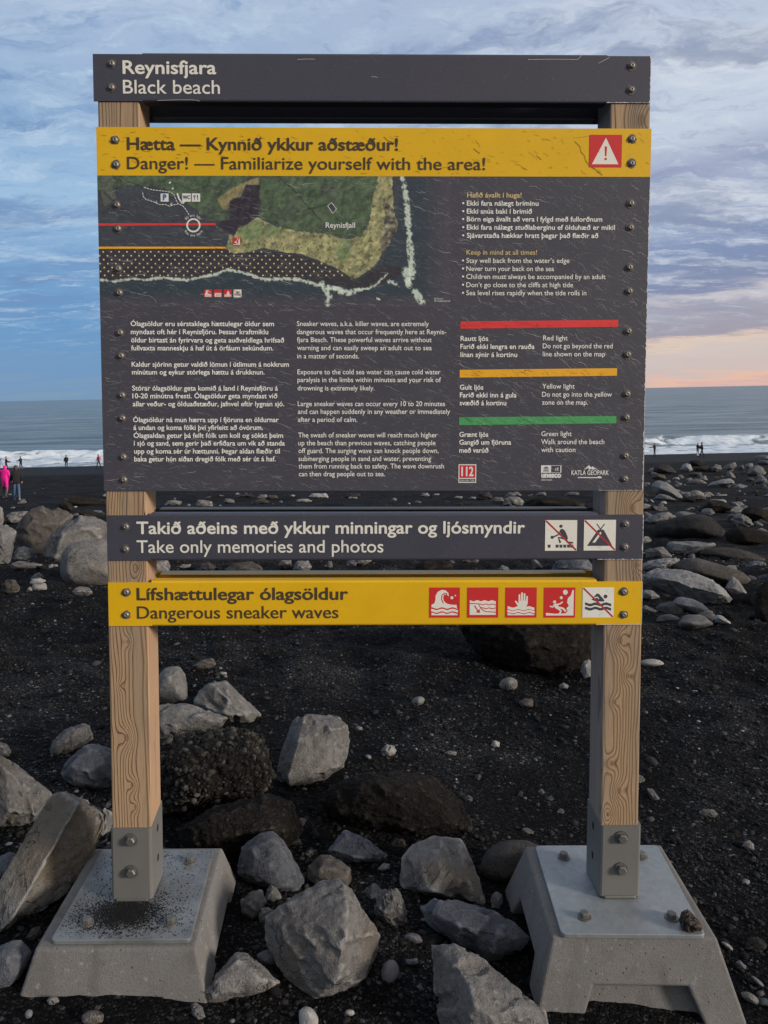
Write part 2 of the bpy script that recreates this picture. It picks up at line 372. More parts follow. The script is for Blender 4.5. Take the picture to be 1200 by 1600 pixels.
def sand():
    m, t = new_mat('black_sand'); c = t.coord(); x, y, z = t.xyz(c)
    far = t.sstep(y, 3., 14.)
    n = t.noise(c, .9, 5, .6); n2 = t.noise(c, 7, 5, .65)
    ca = t.xyz(t.voro(c, 170, out='Color')); cb = t.xyz(t.voro(c, 62, out='Color')); da = t.voro(c, 170); db = t.voro(c, 62)
    col = t.mix(n2, (.0024,.0025,.0028), (.0060,.0060,.0062))
    col = t.mix(t.ramp(ca[0], [(0, 0.), (.60, .05), (.82, .28), (.93, .80), (1, 1.)]), col, (.062,.061,.061))
    col = t.mix(t.m('MULTIPLY', t.sstep(cb[1], .90, .97), t.sstep(db, .50, .30)), col, (.15,.145,.14))
    patch = t.sstep(n, .42, .62)
    col = t.mix(1., col, t.mix(t.m('MULTIPLY', patch, t.sstep(t.noise(c, 3.3, 4, .6), .36, .60)), (.36,.36,.38), (1.55,1.53,1.52)), 'MULTIPLY')
    wet = t.m('MULTIPLY', t.sstep(y, 76., 84.), t.sstep(n, .1, .5, .7, 1.))
    col = t.mix(t.m('MULTIPLY', wet, .5), col, (.016,.017,.019))
    t.put(t.b['Base Color'], col)
    t.put(t.b['Roughness'], t.m('SUBTRACT', .92, t.m('MULTIPLY', wet, .15))); t.put(t.b['Specular IOR Level'], t.m('ADD', .10, t.m('MULTIPLY', wet, .05)))
    h = t.m('ADD', t.m('MULTIPLY', t.m('SUBTRACT', 1., da), .5), t.m('MULTIPLY', t.m('SUBTRACT', 1., db), .6))
    h = t.m('ADD', h, t.m('MULTIPLY', n2, 1.5))
    t.put(t.b['Normal'], t.bump(h, .8, .010)); return m
M['sand'] = sand()
def wood(name, c0, knots, freq=150., grey=.7, seed=0., tint=None):
    m, t = new_mat(name); c = t.coord(); x, y, z = t.xyz(c)
    wv = t.noise(t.map(c, (8, 8, 1.3), loc=(seed, 0, seed)), 1., 3, .5)
    w2 = t.noise(t.map(c, (26, 26, 5), loc=(seed, 3, 0)), 1., 2, .5)
    px = t.m('ADD', t.m('SUBTRACT', x, c0), t.m('ADD', t.m('MULTIPLY', t.m('SUBTRACT', wv, .5), .055), t.m('MULTIPLY', t.m('SUBTRACT', w2, .5), .010)))
    py = t.m('ADD', y, .012)
    r = t.m('SQRT', t.m('ADD', t.m('MULTIPLY', px, px), t.m('MULTIPLY', py, py)))
    ph = t.m('MULTIPLY', r, freq); core = None
    for kx, kz, sz, amp in knots:
        dd = t.m('SQRT', t.m('ADD', t.m('POWER', t.m('DIVIDE', t.m('SUBTRACT', x, kx), sz), 2.), t.m('POWER', t.m('DIVIDE', t.m('SUBTRACT', z, kz), sz*1.5), 2.)))
        e = t.m('POWER', 2.718, t.m('MULTIPLY', t.m('MULTIPLY', dd, dd), -1.))
        ph = t.m('ADD', ph, t.m('MULTIPLY', e, amp))
        cr = t.sstep(dd, .42, .22); core = cr if core is None else t.m('MAXIMUM', core, cr)
    fr = t.m('FRACT', ph)
    col = t.ramp(fr, [(0, (.37,.245,.142)), (.5, (.43,.295,.178)), (.76, (.31,.205,.12)), (.88, (.125,.076,.043)), (.95, (.11,.064,.036)), (1, (.37,.245,.142))])
    gz_ = t.noise(t.map(c, (14, 14, 1.6), loc=(5, seed, 0)), 1., 4, .6)
    col = t.mix(t.m('MULTIPLY', t.sstep(gz_, .38, .62), grey), col, t.mix(fr, (.34,.275,.205), (.16,.12,.085)))
    fine = t.noise(t.map(c, (420, 420, 16)), 1., 3, .6)
    col = t.mix(t.sstep(fine, .45, .7, 0, .35), col, (.15,.095,.055))
    chk = t.noise(t.map(c, (60, 60, 1.2), loc=(seed*3, 1, 2)), 1., 2, .5)
    chk = t.m('MULTIPLY', t.sstep(t.m('ABSOLUTE', t.m('SUBTRACT', chk, .5)), .012, .004), t.sstep(t.noise(t.map(c, (9, 9, 1.5), loc=(2, seed, 4)), 1., 2), .56, .62))
    col = t.mix(chk, col, (.025,.016,.01))
    if tint: col = t.mix(.62, col, t.mix(1., t.mix(.35, (.5,.5,.5), col), tint, 'MULTIPLY'))
    if core is not None: col = t.mix(t.m('MULTIPLY', core, .6), col, (.16,.10,.06))
    t.put(t.b['Base Color'], col); t.put(t.b['Roughness'], .75); t.put(t.b['Specular IOR Level'], .25)
    h = t.ramp(fr, [(0, .4), (.6, .5), (.88, 1.), (1, .4)])
    t.put(t.b['Normal'], t.bump(t.m('SUBTRACT', t.m('ADD', h, t.m('MULTIPLY', fine, .3)), t.m('MULTIPLY', chk, 2.)), .6, .0016)); return m
M['woodA'] = wood('weathered_post_wood', .022, [(-.008,.56,.020,3.2),(.004,.44,.013,2.2),(.010,.385,.010,1.8),(.0,.80,.011,1.6),(.026,.98,.014,-2.2),(-.012,1.06,.012,2.),(-.02,.69,.009,-1.5)], seed=1.3)
M['woodB'] = wood('knotty_post_wood', -.032, [(-.010,.80,.021,3.6),(.010,.71,.014,2.6),(-.020,.645,.012,1.8),(-.004,.42,.018,2.8),(-.025,.49,.016,2.4),(-.03,.36,.014,-2.4),(.012,1.125,.022,3.2),(.028,.985,.012,2.4),(.012,2.04,.03,3.4)], freq=145, seed=9.2, grey=.75)
M['woodA_side'] = wood('warm_lit_post_side', .09, [], freq=120., grey=.1, seed=2.2, tint=(1.05,.74,.50)); M['woodB_side'] = wood('cool_shade_post_side', .09, [], freq=120., grey=1., seed=6.1, tint=(.52,.53,.58))  # side tints put warm light and cool shade into the wood colour
def sea_mat():
    m, t = new_mat('sea_water'); c = t.coord()
    n = t.noise(t.map(c, (.022, .13, 1)), 1., 8, .66, .3); n2 = t.noise(t.map(c, (.4, 1.6, 1)), 1., 4, .6)
    t.put(t.b['Base Color'], t.mix(t.sstep(n, .34, .64), (.05,.085,.105), (.20,.265,.285))); t.put(t.b['Roughness'], .32); t.put(t.b['IOR'], 1.33)
    t.put(t.b['Normal'], t.bump(t.m('ADD', n, t.m('MULTIPLY', n2, .25)), .9, 1.0)); return m
M['sea'] = sea_mat()
def foam_mat():
    m, t = new_mat('white_water'); a = t.node('ShaderNodeVertexColor', layer_name='Col').outputs[0]; c = t.coord()
    n = t.noise(t.map(c, (.5, .5, 1.2)), 1., 6, .65, .5); f = t.m('ADD', t.xyz(a)[0], t.m('MULTIPLY', t.m('SUBTRACT', n, .5), 1.1))
    f = t.sstep(f, .34, .62)
    t.put(t.b['Base Color'], t.mix(f, (.10,.135,.15), t.mix(t.sstep(n, .3, .7), (.42,.52,.60), (.80,.84,.86)))); t.put(t.b['Roughness'], t.m('ADD', .3, t.m('MULTIPLY', f, .5)))
    t.put(t.b['Normal'], t.bump(n, .8, .25)); return m
M['foam'] = foam_mat()

# ------------------------------------------------------------------ the beach, the sea
def axis(fine0, fine1, step, lo, hi, g=1.07):
    a = list(np.arange(fine0, fine1, step)); s = step; q = a[-1]
    while q < hi: s *= g; q += s; a.append(q)
    s = step; q = a[0]; b = []
    while q > lo: s *= g; q -= s; b.append(q)
    return np.array(b[::-1] + a)
gx = axis(-2.6, 3.0, .03, -420, 420, 1.06); gy = axis(1.15, 6.5, .03, -70, 150, 1.035)
GX, GY = np.meshgrid(gx, gy); GZ = gz(GX, GY)
GZ = GZ + (vn(GX*40, GY*40, 21) - .5)*.008*np.clip((7-GY)/3, 0, 1)
o = np_mesh('beach', np.stack([GX, GY, GZ], -1).reshape(-1, 3), grid_faces(len(gx), len(gy)), M['sand'])
tag(o, 'black volcanic sand beach sloping down to the sea', 'beach', kind='structure')
SEA = CZ - 9.6
sx_ = axis(-260, 260, 2.2, -30000, 30000, 1.12); sy_ = axis(100, 330, .8, 99, 42000, 1.035)
GX, GY = np.meshgrid(sx_, sy_); amp = np.clip((GY-110)/60, 0, 1)*np.exp(-np.clip(GY-500, 0, None)/900)
wv = (fbm(GX*.018, GY*.075, 31, 4) - .5)*1.1 + (fbm(GX*.09, GY*.3, 35, 2) - .5)*.25
o = np_mesh('sea', np.stack([GX, GY, SEA + wv*amp], -1).reshape(-1, 3), grid_faces(len(sx_), len(sy_)), M['sea'])
tag(o, 'grey blue sea reaching the horizon', 'sea', kind='structure')
fx_ = np.arange(-130, 130, .42); fy_ = np.arange(110.6, 156, .3); GX, GY = np.meshgrid(fx_, fy_)
yc = 129 + (fbm(GX*.022, GX*0+.3, 41, 3)-.5)*14; A = .45 + 1.0*vn(GX*.03, GX*0+2.2, 44)
q = GY - yc; ridge = A*np.where(q < 0, np.exp(-(q/2.2)**2), np.exp(-(q/5.0)**2))
chop = (fbm(GX*.45, GY*.45, 47, 4) - .5)
fz = SEA + .10 + ridge + chop*(.55*np.clip((GY-110.4)/8, .1, 1))*np.clip((155-GY)/14, 0, 1) - np.clip(GY-146, 0, None)*.06
fc = np.clip(1.08 - np.clip(q-.5, 0, None)/11, 0, 1)*(.72 + .5*fbm(GX*.12, GY*.5, 51, 4))*np.clip((GY-110.4)/1.2, .55, 1)
gap = np.clip((fbm(GX*.05, GY*.16, 58, 4)-.42)*6, .0, 1); fc = fc*(.50+.5*gap)
o = np_mesh('surf', np.stack([GX, GY, fz], -1).reshape(-1, 3), grid_faces(len(fx_), len(fy_)), M['foam'], cols=np.repeat(fc.reshape(-1, 1), 3, 1))
tag(o, 'white breaking surf along the shore', 'surf', kind='structure')

# ------------------------------------------------------------------ the sign
R3 = Matrix(RS.tolist())
SIGN = empty('information_sign', ORG, R3.to_euler())
tag(SIGN, 'dark and yellow warning sign board on two wooden posts with concrete feet', 'sign')
# --- text
_tc = {}
def glyphs(body, res):
    key = (body, res)
    if key in _tc: return _tc[key]
    c = bpy.data.curves.new('lettering_source', 'FONT'); c.body = body; c.resolution_u = res; c.fill_mode = 'FRONT'
    o = bpy.data.objects.new('lettering_source', c); COL.objects.link(o)
    bpy.context.view_layer.update()
    me = bpy.data.meshes.new_from_object(o.evaluated_get(bpy.context.evaluated_depsgraph_get()))
    V = [(v.co.x, v.co.y) for v in me.vertices]; F = [tuple(p.vertices) for p in me.polygons]
    bpy.data.objects.remove(o); bpy.data.curves.remove(c); bpy.data.meshes.remove(me)
    _tc[key] = (np.array(V), F); return _tc[key]
CAPH = glyphs('H', 3)[0][:, 1].max()
def text(mb, body, u0, u1, v, cap, bold=0., y=-.0008, res=3, mi=0, serif=False):
    """one line of print: left/right edge and baseline in photo pixels (mapped on the board), cap height in pixels, boldness in units of cap height"""
    V, F = glyphs(body, res)
    x0, zb = S(u0, v); x1, _ = S(u1, v); _, zt = S(u0, v - cap); h = zt - zb
    s = h / CAPH; a, b = V[:, 0].min(), V[:, 0].max()
    bw = bold*h
    sxx = (x1 - x0 - bw) / (b - a)
    X = x0 + bw/2 + (V[:, 0]-a)*sxx; Z = zb + V[:, 1]*s
    offs = [(0, 0)] if not bold else [(.5*cos(t_)*bw, .42*sin(t_)*bw) for t_ in np.linspace(0, 2*pi, 8, endpoint=False)] + [(0, 0)]
    for i, (ox, oz) in enumerate(offs):
        mb.add(np.stack([X+ox, np.full(len(X), y - i*.00002), Z+oz], -1), F, mi)
def lettering(parent, lines, mat, name='lettering', **kw):
    mb = MB()
    for l in lines: text(mb, *l[:5], **{**kw, **(l[5] if len(l) > 5 else {})})
    return mb.build(name, M[mat], parent)
# --- flat print shapes in board coordinates
def disc(n=20, r=.5, cx=0, cy=0, ry=None): return [(cx + r*cos(2*pi*i/n), cy + (ry or r)*sin(2*pi*i/n)) for i in range(n)]
def stroke(pts, w):
    pts = np.array(pts, float); n = len(pts); out = []
    for i in range(n):
        a = pts[max(i-1, 0)]; b = pts[min(i+1, n-1)]; t_ = b-a; t_ = t_/(np.hypot(*t_)+1e-9); nn = np.array([-t_[1], t_[0]])
        out.append((pts[i]+nn*w/2, pts[i]-nn*w/2))
    return [[tuple(out[i][0]), tuple(out[i+1][0]), tuple(out[i+1][1]), tuple(out[i][1])] for i in range(n-1)]
class Print:
    """flat print: polygons given in unit coordinates (x right, y down) of a rectangle on the board"""
    def __init__(s, u0, v0, u1, v1):
        s.x0, s.z0 = S(u0, v0); s.x1, s.z1 = S(u1, v1); s.mb = MB(); s.y = -.0008
    def poly(s, pts, mi):
        s.y -= .00001
        s.mb.add([(s.x0+(s.x1-s.x0)*p, s.y, s.z0+(s.z1-s.z0)*q) for p, q in pts], [list(range(len(pts)))], mi); return s
    def strokes(s, pts, w, mi):
        for q in stroke(pts, w): s.poly(q, mi)
        return s
    def build(s, name, mats, parent): return s.mb.build(name, [M[m] for m in mats], parent)
def wave_pts(y, n=2, a=.02, x0=.06, x1=.94, k=25): return [(x0+(x1-x0)*i/(k-1), y - a*cos(2*pi*n*i/(k-1))) for i in range(k)]
def picto(kind, parent, u0, v0, u1, v1, name='pictogram'):
    p = Print(u0, v0, u1, v1); sq = [(0,0),(1,0),(1,1),(0,1)]
    if kind in ('wave', 'rip', 'hand', 'rockfall'):
        mats = ['red', 'cream_large', 'ink']; p.poly(sq, 0)
        if kind == 'wave':
            p.poly([(.07,.58),(.17,.52),(.20,.40),(.20,.28),(.27,.15),(.40,.08),(.52,.09),(.62,.18),(.64,.30),(.56,.23),(.48,.24),(.45,.32),(.47,.44),(.56,.53),(.70,.57),(.90,.58),(.90,.66)] + wave_pts(.68, 2.5, .022, .07, .93)[::-1], 1)
            p.strokes([(.59,.22),(.50,.19),(.41,.26),(.40,.40),(.46,.52)], .035, 0)
            p.poly(disc(14, .050, .74, .34), 1); p.poly(disc(10, .025, .85, .27), 1)
            p.strokes(wave_pts(.77, 2.5, .022), .085, 1); p.poly(wave_pts(.855, 2.5, .022, .07, .93)+[(.93,.92),(.07,.92)], 1)
        elif kind == 'hand':
            p.poly([(.30,.46),(.335,.43),(.42,.53),(.42,.24),(.47,.22),(.48,.44),(.50,.44),(.50,.17),(.555,.165),(.56,.43),(.58,.43),(.585,.19),(.635,.20),(.635,.44),(.655,.44),(.67,.28),(.715,.29),(.715,.52),(.68,.62),(.62,.72),(.46,.72),(.40,.62)], 1)
            for yy in (.69,): p.poly(wave_pts(yy-.045, 2.5, .022, .07, .93)+wave_pts(yy+.05, 2.5, .022, .07, .93)[::-1], 1)
            p.strokes(wave_pts(.80, 2.5, .022), .075, 1); p.poly(wave_pts(.865, 2.5, .022, .07, .93)+[(.93,.92),(.07,.92)], 1)
        elif kind == 'rip':
            p.poly(wave_pts(.44, 3.5, .018, .08, .92)+[(.92,.91),(.08,.91)], 1)
            p.strokes([(.08,.53),(.36,.54),(.44,.70),(.58,.80),(.92,.82)], .03, 0); p.strokes([(.36,.55)]+wave_pts(.56, 2.5, .015, .40, .92), .028, 0)
            p.strokes([(.42,.66)]+wave_pts(.69, 2, .015, .50, .92), .028, 0); p.strokes([(.24,.60),(.36,.79)], .03, 0); p.poly([(.41,.84),(.29,.82),(.40,.71)], 0)
        else:
            p.poly([(.07,.84),(.35,.87),(.70,.86),(.76,.78),(.72,.70),(.80,.60),(.74,.50),(.76,.36),(.86,.26),(.90,.10),(.95,.08),(.95,.93),(.07,.93)], 1)
            p.poly([(.60,.12),(.66,.07),(.74,.10),(.76,.18),(.70,.25),(.62,.22)], 1); p.poly(disc(10, .05, .55, .34), 1); p.poly(disc(14, .052, .34, .48), 1)
            p.poly([(.30,.56),(.38,.53),(.47,.56),(.46,.63),(.55,.70),(.47,.75),(.36,.68)], 1)
            p.strokes([(.40,.56),(.50,.55),(.60,.48)], .045, 1); p.strokes([(.33,.58),(.28,.65),(.19,.62)], .045, 1)
            p.strokes([(.48,.66),(.62,.70),(.70,.80)], .062, 1); p.strokes([(.46,.70),(.55,.78),(.50,.88)], .058, 1)
    elif kind == 'alert':
        mats = ['red', 'cream_large', 'ink']; p.poly(sq, 0); p.poly([(.5,.09),(.90,.91),(.08,.91)], 1)
        p.poly([(.46,.36),(.54,.36),(.525,.66),(.475,.66)], 0); p.poly(disc(12, .042, .5, .75), 0)
    else:
        mats = ['cream_large', 'board', 'slash']; p.poly(sq, 0)
        if kind == 'nostones':
            p.poly(disc(16, .055, .49, .20), 1); p.poly([(.46,.31),(.54,.28),(.62,.34),(.70,.52),(.72,.62),(.55,.62),(.50,.52),(.48,.42)], 1)
            p.strokes([(.49,.34),(.42,.47),(.26,.55)], .05, 1); p.poly(disc(8, .055, .22, .56), 1)
            p.strokes([(.60,.60),(.42,.57),(.48,.74)], .07, 1); p.strokes([(.66,.60),(.70,.72),(.88,.74)], .06, 1)
            for q in (.13, .38, .50, .62, .74, .84): p.poly([(q-.05,.80),(q+.05,.80),(q+.045,.90),(q-.04,.90)], 1)
        elif kind == 'nocamp':
            p.poly([(.10,.85),(.44,.32),(.62,.32),(.90,.85)], 1); p.strokes([(.40,.13),(.58,.40)], .035, 1); p.strokes([(.64,.13),(.46,.40)], .035, 1)
            p.poly([(.52,.38),(.55,.44),(.36,.74),(.27,.74)], 0); p.poly([(.52,.52),(.70,.74),(.40,.74)], 1)
        else:
            p.poly(disc(16, .065, .73, .30), 1); p.poly([(.28,.40),(.45,.20),(.52,.21),(.70,.42),(.68,.47),(.40,.46)], 1); p.strokes([(.30,.36),(.48,.32),(.52,.38)], .035, 0)
            for yy in (.56, .70): p.poly(wave_pts(yy-.045, 2.5, .022, .08, .92)+wave_pts(yy+.045, 2.5, .022, .08, .92)[::-1], 1)
        p.strokes([(.02,.02),(.98,.98)], .055, 2)
    return p.build(name, mats, parent)
def screws(parent, pts):
    for u, v in pts:
        x, z = S(u, v); mb = MB()
        mb.lathe([(.0078, 0), (.0078, .0010), (.0065, .0038), (.0042, .0056), (.0022, .0061), (.0020, .0046), (.0001, .0042)], 16, axis='y')
        mb.add([(0, -.0007, 0)] + [(.0105*cos(2*pi*i/14)*random.uniform(.85, 1.2), -.0006, .0105*sin(2*pi*i/14)*random.uniform(.85, 1.2)) for i in range(14)], [[0, 1+i, 1+(i+1) % 14] for i in range(14)], 1)
        mb.build('screw', [M['screw'], M['rim']], parent, smooth=True, loc=(x, -.0006, z))
M['rim'] = simple('worn_film_ring', (.10,.09,.085), .6, 0, .4, 300)
def chips(mb, x, z0, z1, w, mi, seed, horizontal=False):
    """worn film along a sheet edge"""
    r = random.Random(seed); n = int(abs(z1-z0)/.0035); pts = []
    for i in range(n+1):
        q = z0 + (z1-z0)*i/n; pts.append((q, w*(r.random()**2.2)*1.5 + w*.30))
    for i in range(n):
        (a, wa), (b, wb) = pts[i], pts[i+1]
        if horizontal: mb.add([(a, -.0003, x), (b, -.0003, x), (b, -.0003, x+wb), (a, -.0003, x+wa)], [[0,1,2,3]], mi)
        else: mb.add([(x, -.0003, a), (x-wa, -.0003, a), (x-wb, -.0003, b), (x, -.0003, b)], [[0,1,2,3]], mi)
XA, XB = -.500, .578                        # posts' inner faces
def channel(name, x0, x1, z0, z1, mats, lip=.030, up=.004):
    mb = MB(); r = .006; t_ = .003
    mb.box((x0, 0, z0), (XA, t_, z1), 0, skip=('+x',)); mb.box((XB, 0, z0), (x1, t_, z1), 0, skip=('-x',))
    zt, zb = z1+up, z0-.001
    outer = [(lip, zt)] + [(r-r*sin(a), zt-r+r*cos(a)) for a in np.linspace(0, pi/2, 6)] + [(r-r*cos(a), zb+r-r*sin(a)) for a in np.linspace(0, pi/2, 6)] + [(lip, zb)]
    inner = [(lip, zt-t_)] + [(t_+(r-t_)*(1-sin(a)), zt-r+(r-t_)*cos(a)) for a in np.linspace(0, pi/2, 6)] + [(t_+(r-t_)*(1-cos(a)), zb+r-(r-t_)*sin(a)) for a in np.linspace(0, pi/2, 6)] + [(lip, zb+t_)]
    n = len(outer); V = [(x, y, z) for x in (XA, XB) for prof in (outer, inner) for y, z in prof]
    o1, i1, o2, i2 = 0, n, 2*n, 3*n
    mb.add(V, [[o1+k_, o1+k_+1, o2+k_+1, o2+k_] for k_ in range(n-1)], 0)
    mb.add(V, [[i1+k_+1, i1+k_, i2+k_, i2+k_+1] for k_ in range(n-1)], 1)
    mb.add(V, [[o1, o2, i2, i1], [o1+n-1, i1+n-1, i2+n-1, o2+n-1]], 1)
    mb.add(V, [[o1+k_, i1+k_, i1+k_+1, o1+k_+1] for k_ in range(n-1)] + [[o2+k_+1, i2+k_+1, i2+k_, o2+k_] for k_ in range(n-1)], 0)
    chips(mb, x1, z0, z1, .0016, 2, hash(name) % 97 if False else len(name)*7+int(z0*100))
    chips(mb, z0, XB, x1, .0012, 2, int(z0*1000), True)
    return mb.build(name, mats, SIGN)
def rear_channel(name, x0, x1, z0, z1, mats):
    mb = MB(); y1, y0, t_ = .108, .074, .003
    mb.box((x0, y1-t_, z0), (x1, y1, z1), 0)
    mb.box((XA+.004, y0, z1-t_+.002), (XB-.004, y1-t_, z1+.002), 1); mb.box((XA+.004, y0, z0), (XB-.004, y1-t_, z0+t_), 1)
    return mb.build(name, mats, SIGN)
ENDC = [M['board'], M['inner'], M['chip']]
# top name board
b = channel('name_board', -.614, .680, 2.077, 2.183, ENDC); tag(b, 'dark top board')
lettering(b, [('Reynisfjara', 191.7, 338, 115.2, 20.2)], 'cream_large', bold=.07, res=5)
lettering(b, [('Black beach', 192.3, 343.7, 146.2, 21)], 'cream_large', bold=.02, res=5)
screws(b, [(175,100),(174.5,137),(987,103),(986,140.5)])
for (u0, v0, u1, v1) in [(825,93,903,93),(903,93,910,84),(935,99,952,90),(246,157,300,156),(300,156,312,158),(465,93,492,92.5),(1060*.5+50,120,590,121)]:
    (x0, z0), (x1, z1) = S(u0, v0), S(u1, v1)
    mb = MB()
    for q in stroke([(x0, z0), ((x0+x1)/2+.001, (z0+z1)/2+.0006), (x1, z1)], .0007): mb.add([(a, -.0004, c) for a, c in q], [[0,1,2,3]])
    mb.build('scratch', M['chip'], b)
rear_channel('rear_board', -.612, .678, 2.064, 2.18, [M['board'], M['inner']])
# main panel
mb = MB(); mb.box((-.6095, 0, 1.168), (.6845, .004, 2.018)); panel = mb.build('main_panel', [M['panel']], SIGN); tag(panel, 'large dark panel with map and safety text')
mb = MB(); mb.box((-.6096, -.0005, 1.9078), (.6846, 0, 2.0182), skip=('+y',)); hd = mb.build('warning_header', [M['yellow']], panel)
mb = MB(); chips(mb, .6845, 1.168, 2.018, .0014, 0, 5); chips(mb, 1.168, XB, .684, .0010, 0, 6, True); mb.build('worn_edge', M['chip'], panel)
lettering(panel, [('Hætta — Kynnið ykkur aðstæður!', 198.8, 622, 234, 18.8)], 'ink', bold=.066, y=-.0014, res=5)
lettering(panel, [('Danger! — Familiarize yourself with the area!', 199, 758, 264.2, 19)], 'ink', bold=.022, y=-.0014, res=5)
p_ = picto('alert', panel, 921.5, 210.8, 970.8, 261.4)
for vtx in p_.data.vertices: vtx.co.y -= .0006
screws(panel, [(180,219),(181.5,257.5),(183,320.5),(184.5,357.5),(185,420),(186.5,457.5),(188,520),(189.5,556),(191,617.5),(191.5,653.5),(193,714),(194,749.5),
               (987,217.5),(986.5,255.5),(985.5,318),(985,355.5),(983.5,418),(983,455),(981.5,517.5),(980.5,554),(979.5,615.5),(978.5,652),(977,712),(976,748)])
# --- printed aerial map
def inpoly(U, V, P):
    P = np.array(P, float); r = np.zeros(U.shape, bool); j = len(P)-1
    for i in range(len(P)):
        (xi, yi), (xj, yj) = P[i], P[j]
        c = ((yi > V) != (yj > V)) & (U < (xj-xi)*(V-yi)/((yj-yi) if yj != yi else 1e-9)+xi); r ^= c; j = i
    return r
def pdist(U, V, P):
    d_ = np.full(U.shape, 1e9); wq = np.zeros(U.shape)
    for i in range(len(P)-1):
        a = np.array(P[i], float); b_ = np.array(P[i+1], float); ab = b_-a; L2 = ab@ab
        t_ = np.clip(((U-a[0])*ab[0]+(V-a[1])*ab[1])/L2, 0, 1); dd = np.hypot(U-a[0]-t_*ab[0], V-a[1]-t_*ab[1])
        wq = np.where(dd < d_, (i+t_)/(len(P)-1), wq); d_ = np.minimum(d_, dd)
    return d_, wq
def mc(r, g, b_): return np.array(lin(r, g, b_))*1.5
mu = np.linspace(152.6, 704, 460); mv = np.linspace(277.6, 480, 172); U, V = np.meshgrid(mu, mv)
n1_ = fbm(U/9, V/9, 61, 5, .6); n2_ = fbm(U/30, V/30, 62, 4); n3_ = fbm(U/3.2, V/3.2, 63, 3); wu = (fbm(U/14, V/14, 64, 3)-.5)*14; wvv = (fbm(U/14, V/14, 65, 3)-.5)*14
def lerp(a, b_, t_): return a + (b_-a)*t_[..., None]
sea_c = lerp(mc(40,50,58)+0*U[..., None], mc(56,66,74), n1_*.6)
fade = np.clip(np.maximum((U-660)/42, (V-455)/24), 0, 1); Cc = lerp(sea_c, mc(66,62,70)+0*U[..., None], fade)
land = inpoly(U+wu*.3, V+wvv*.3, [(150,276),(625,276),(622,340),(612,372),(600,400),(585,418),(556,434),(520,420),(490,407),(440,393),(380,396),(352,392),(345,388),(150,388)])
shore = inpoly(U, V, [(150,380),(360,385),(400,385),(470,396),(560,436),(600,412),(640,420),(610,440),(560,452),(500,444),(440,434),(400,434),(375,425),(350,424),(300,436),(150,440)])
Cc[shore] = lerp(mc(38,37,44)+0*U[..., None], mc(56,54,58), n1_)[shore]
sandc = lerp(mc(44,48,56)+0*U[..., None], mc(70,74,78), n1_*.7); Cc[land] = sandc[land]
gr = inpoly(U+wu, V+wvv, [(150,272),(604,272),(590,330),(574,372),(545,374),(500,368),(440,356),(420,346),(400,341),(345,348),(322,345),(300,325),(262,299),(215,292),(150,300)])
rid = np.abs(fbm(U/22+V/60, V/26-U/70, 66, 4)-.5)*4
gc = lerp(mc(52,66,52)+0*U[..., None], mc(88,106,76), np.clip(n1_*.55+n2_*.55-.1, 0, 1)); gc = lerp(gc, mc(50,50,56)+0*U[..., None], np.clip((n2_-.54)*4, 0, .55)); gc = lerp(gc, mc(40,46,42)+0*U[..., None], np.clip(.4-rid, 0, .4)*1.0)
Cc[gr] = gc[gr]
for poly, ca_, cb_ in [([(340,312),(366,294),(392,283),(406,280),(398,300),(372,318),(346,328)], (128,116,84), (96,96,66)), ([(158,276),(178,276),(180,312),(160,324)], (88,92,78), (62,68,62))]:
    q = inpoly(U+wu*.5, V+wvv*.5, poly); Cc[q] = lerp(mc(*cb_)+0*U[..., None], mc(*ca_), n1_)[q]
cl = inpoly(U+wu*.35, V+wvv*.35, [(352,389),(357,368),(365,358),(380,351),(398,339),(430,354),(460,361),(500,366),(545,374),(566,370),(578,345),(583,310),(592,274),(612,274),(612,300),(618,340),(608,370),(598,395),(585,415),(560,432),(553,434),(520,418),(490,405),(470,398),(440,393),(415,388),(395,391),(380,396),(362,395)])
st = .5*fbm((U*.9+V*.5)/5, (V*.9-U*.3)/14, 67, 4, .6)+.5*fbm(U/11, V/6, 69, 4, .6)
cc = lerp(mc(92,94,68)+0*U[..., None], mc(168,164,116), np.clip((st-.25)*1.9, 0, 1)); cc = lerp(cc, mc(50,50,48)+0*U[..., None], np.clip((n3_-.60)*6, 0, .8)); cc = lerp(cc, mc(84,110,72)+0*U[..., None], np.clip((n2_-.55)*4, 0, .6))
Cc[cl] = cc[cl]
cl2 = inpoly(U+wu*.5, V+wvv*.5, [(600,310),(616,330),(622,360),(606,385),(596,400),(592,372),(600,350)]); Cc[cl2] = lerp(mc(54,52,54)+0*U[..., None], mc(150,146,116), np.clip((st-.42)*3, 0, 1))[cl2]
lv = inpoly(U+wu*.3, V+wvv*.3, [(383,291),(404,292),(406,320),(403,340),(385,352),(372,356),(365,370),(345,356),(337,353),(345,346),(358,345),(356,316),(375,308)]); Cc[lv] = lerp(mc(38,33,42)+0*U[..., None], mc(54,48,58), n1_)[lv]
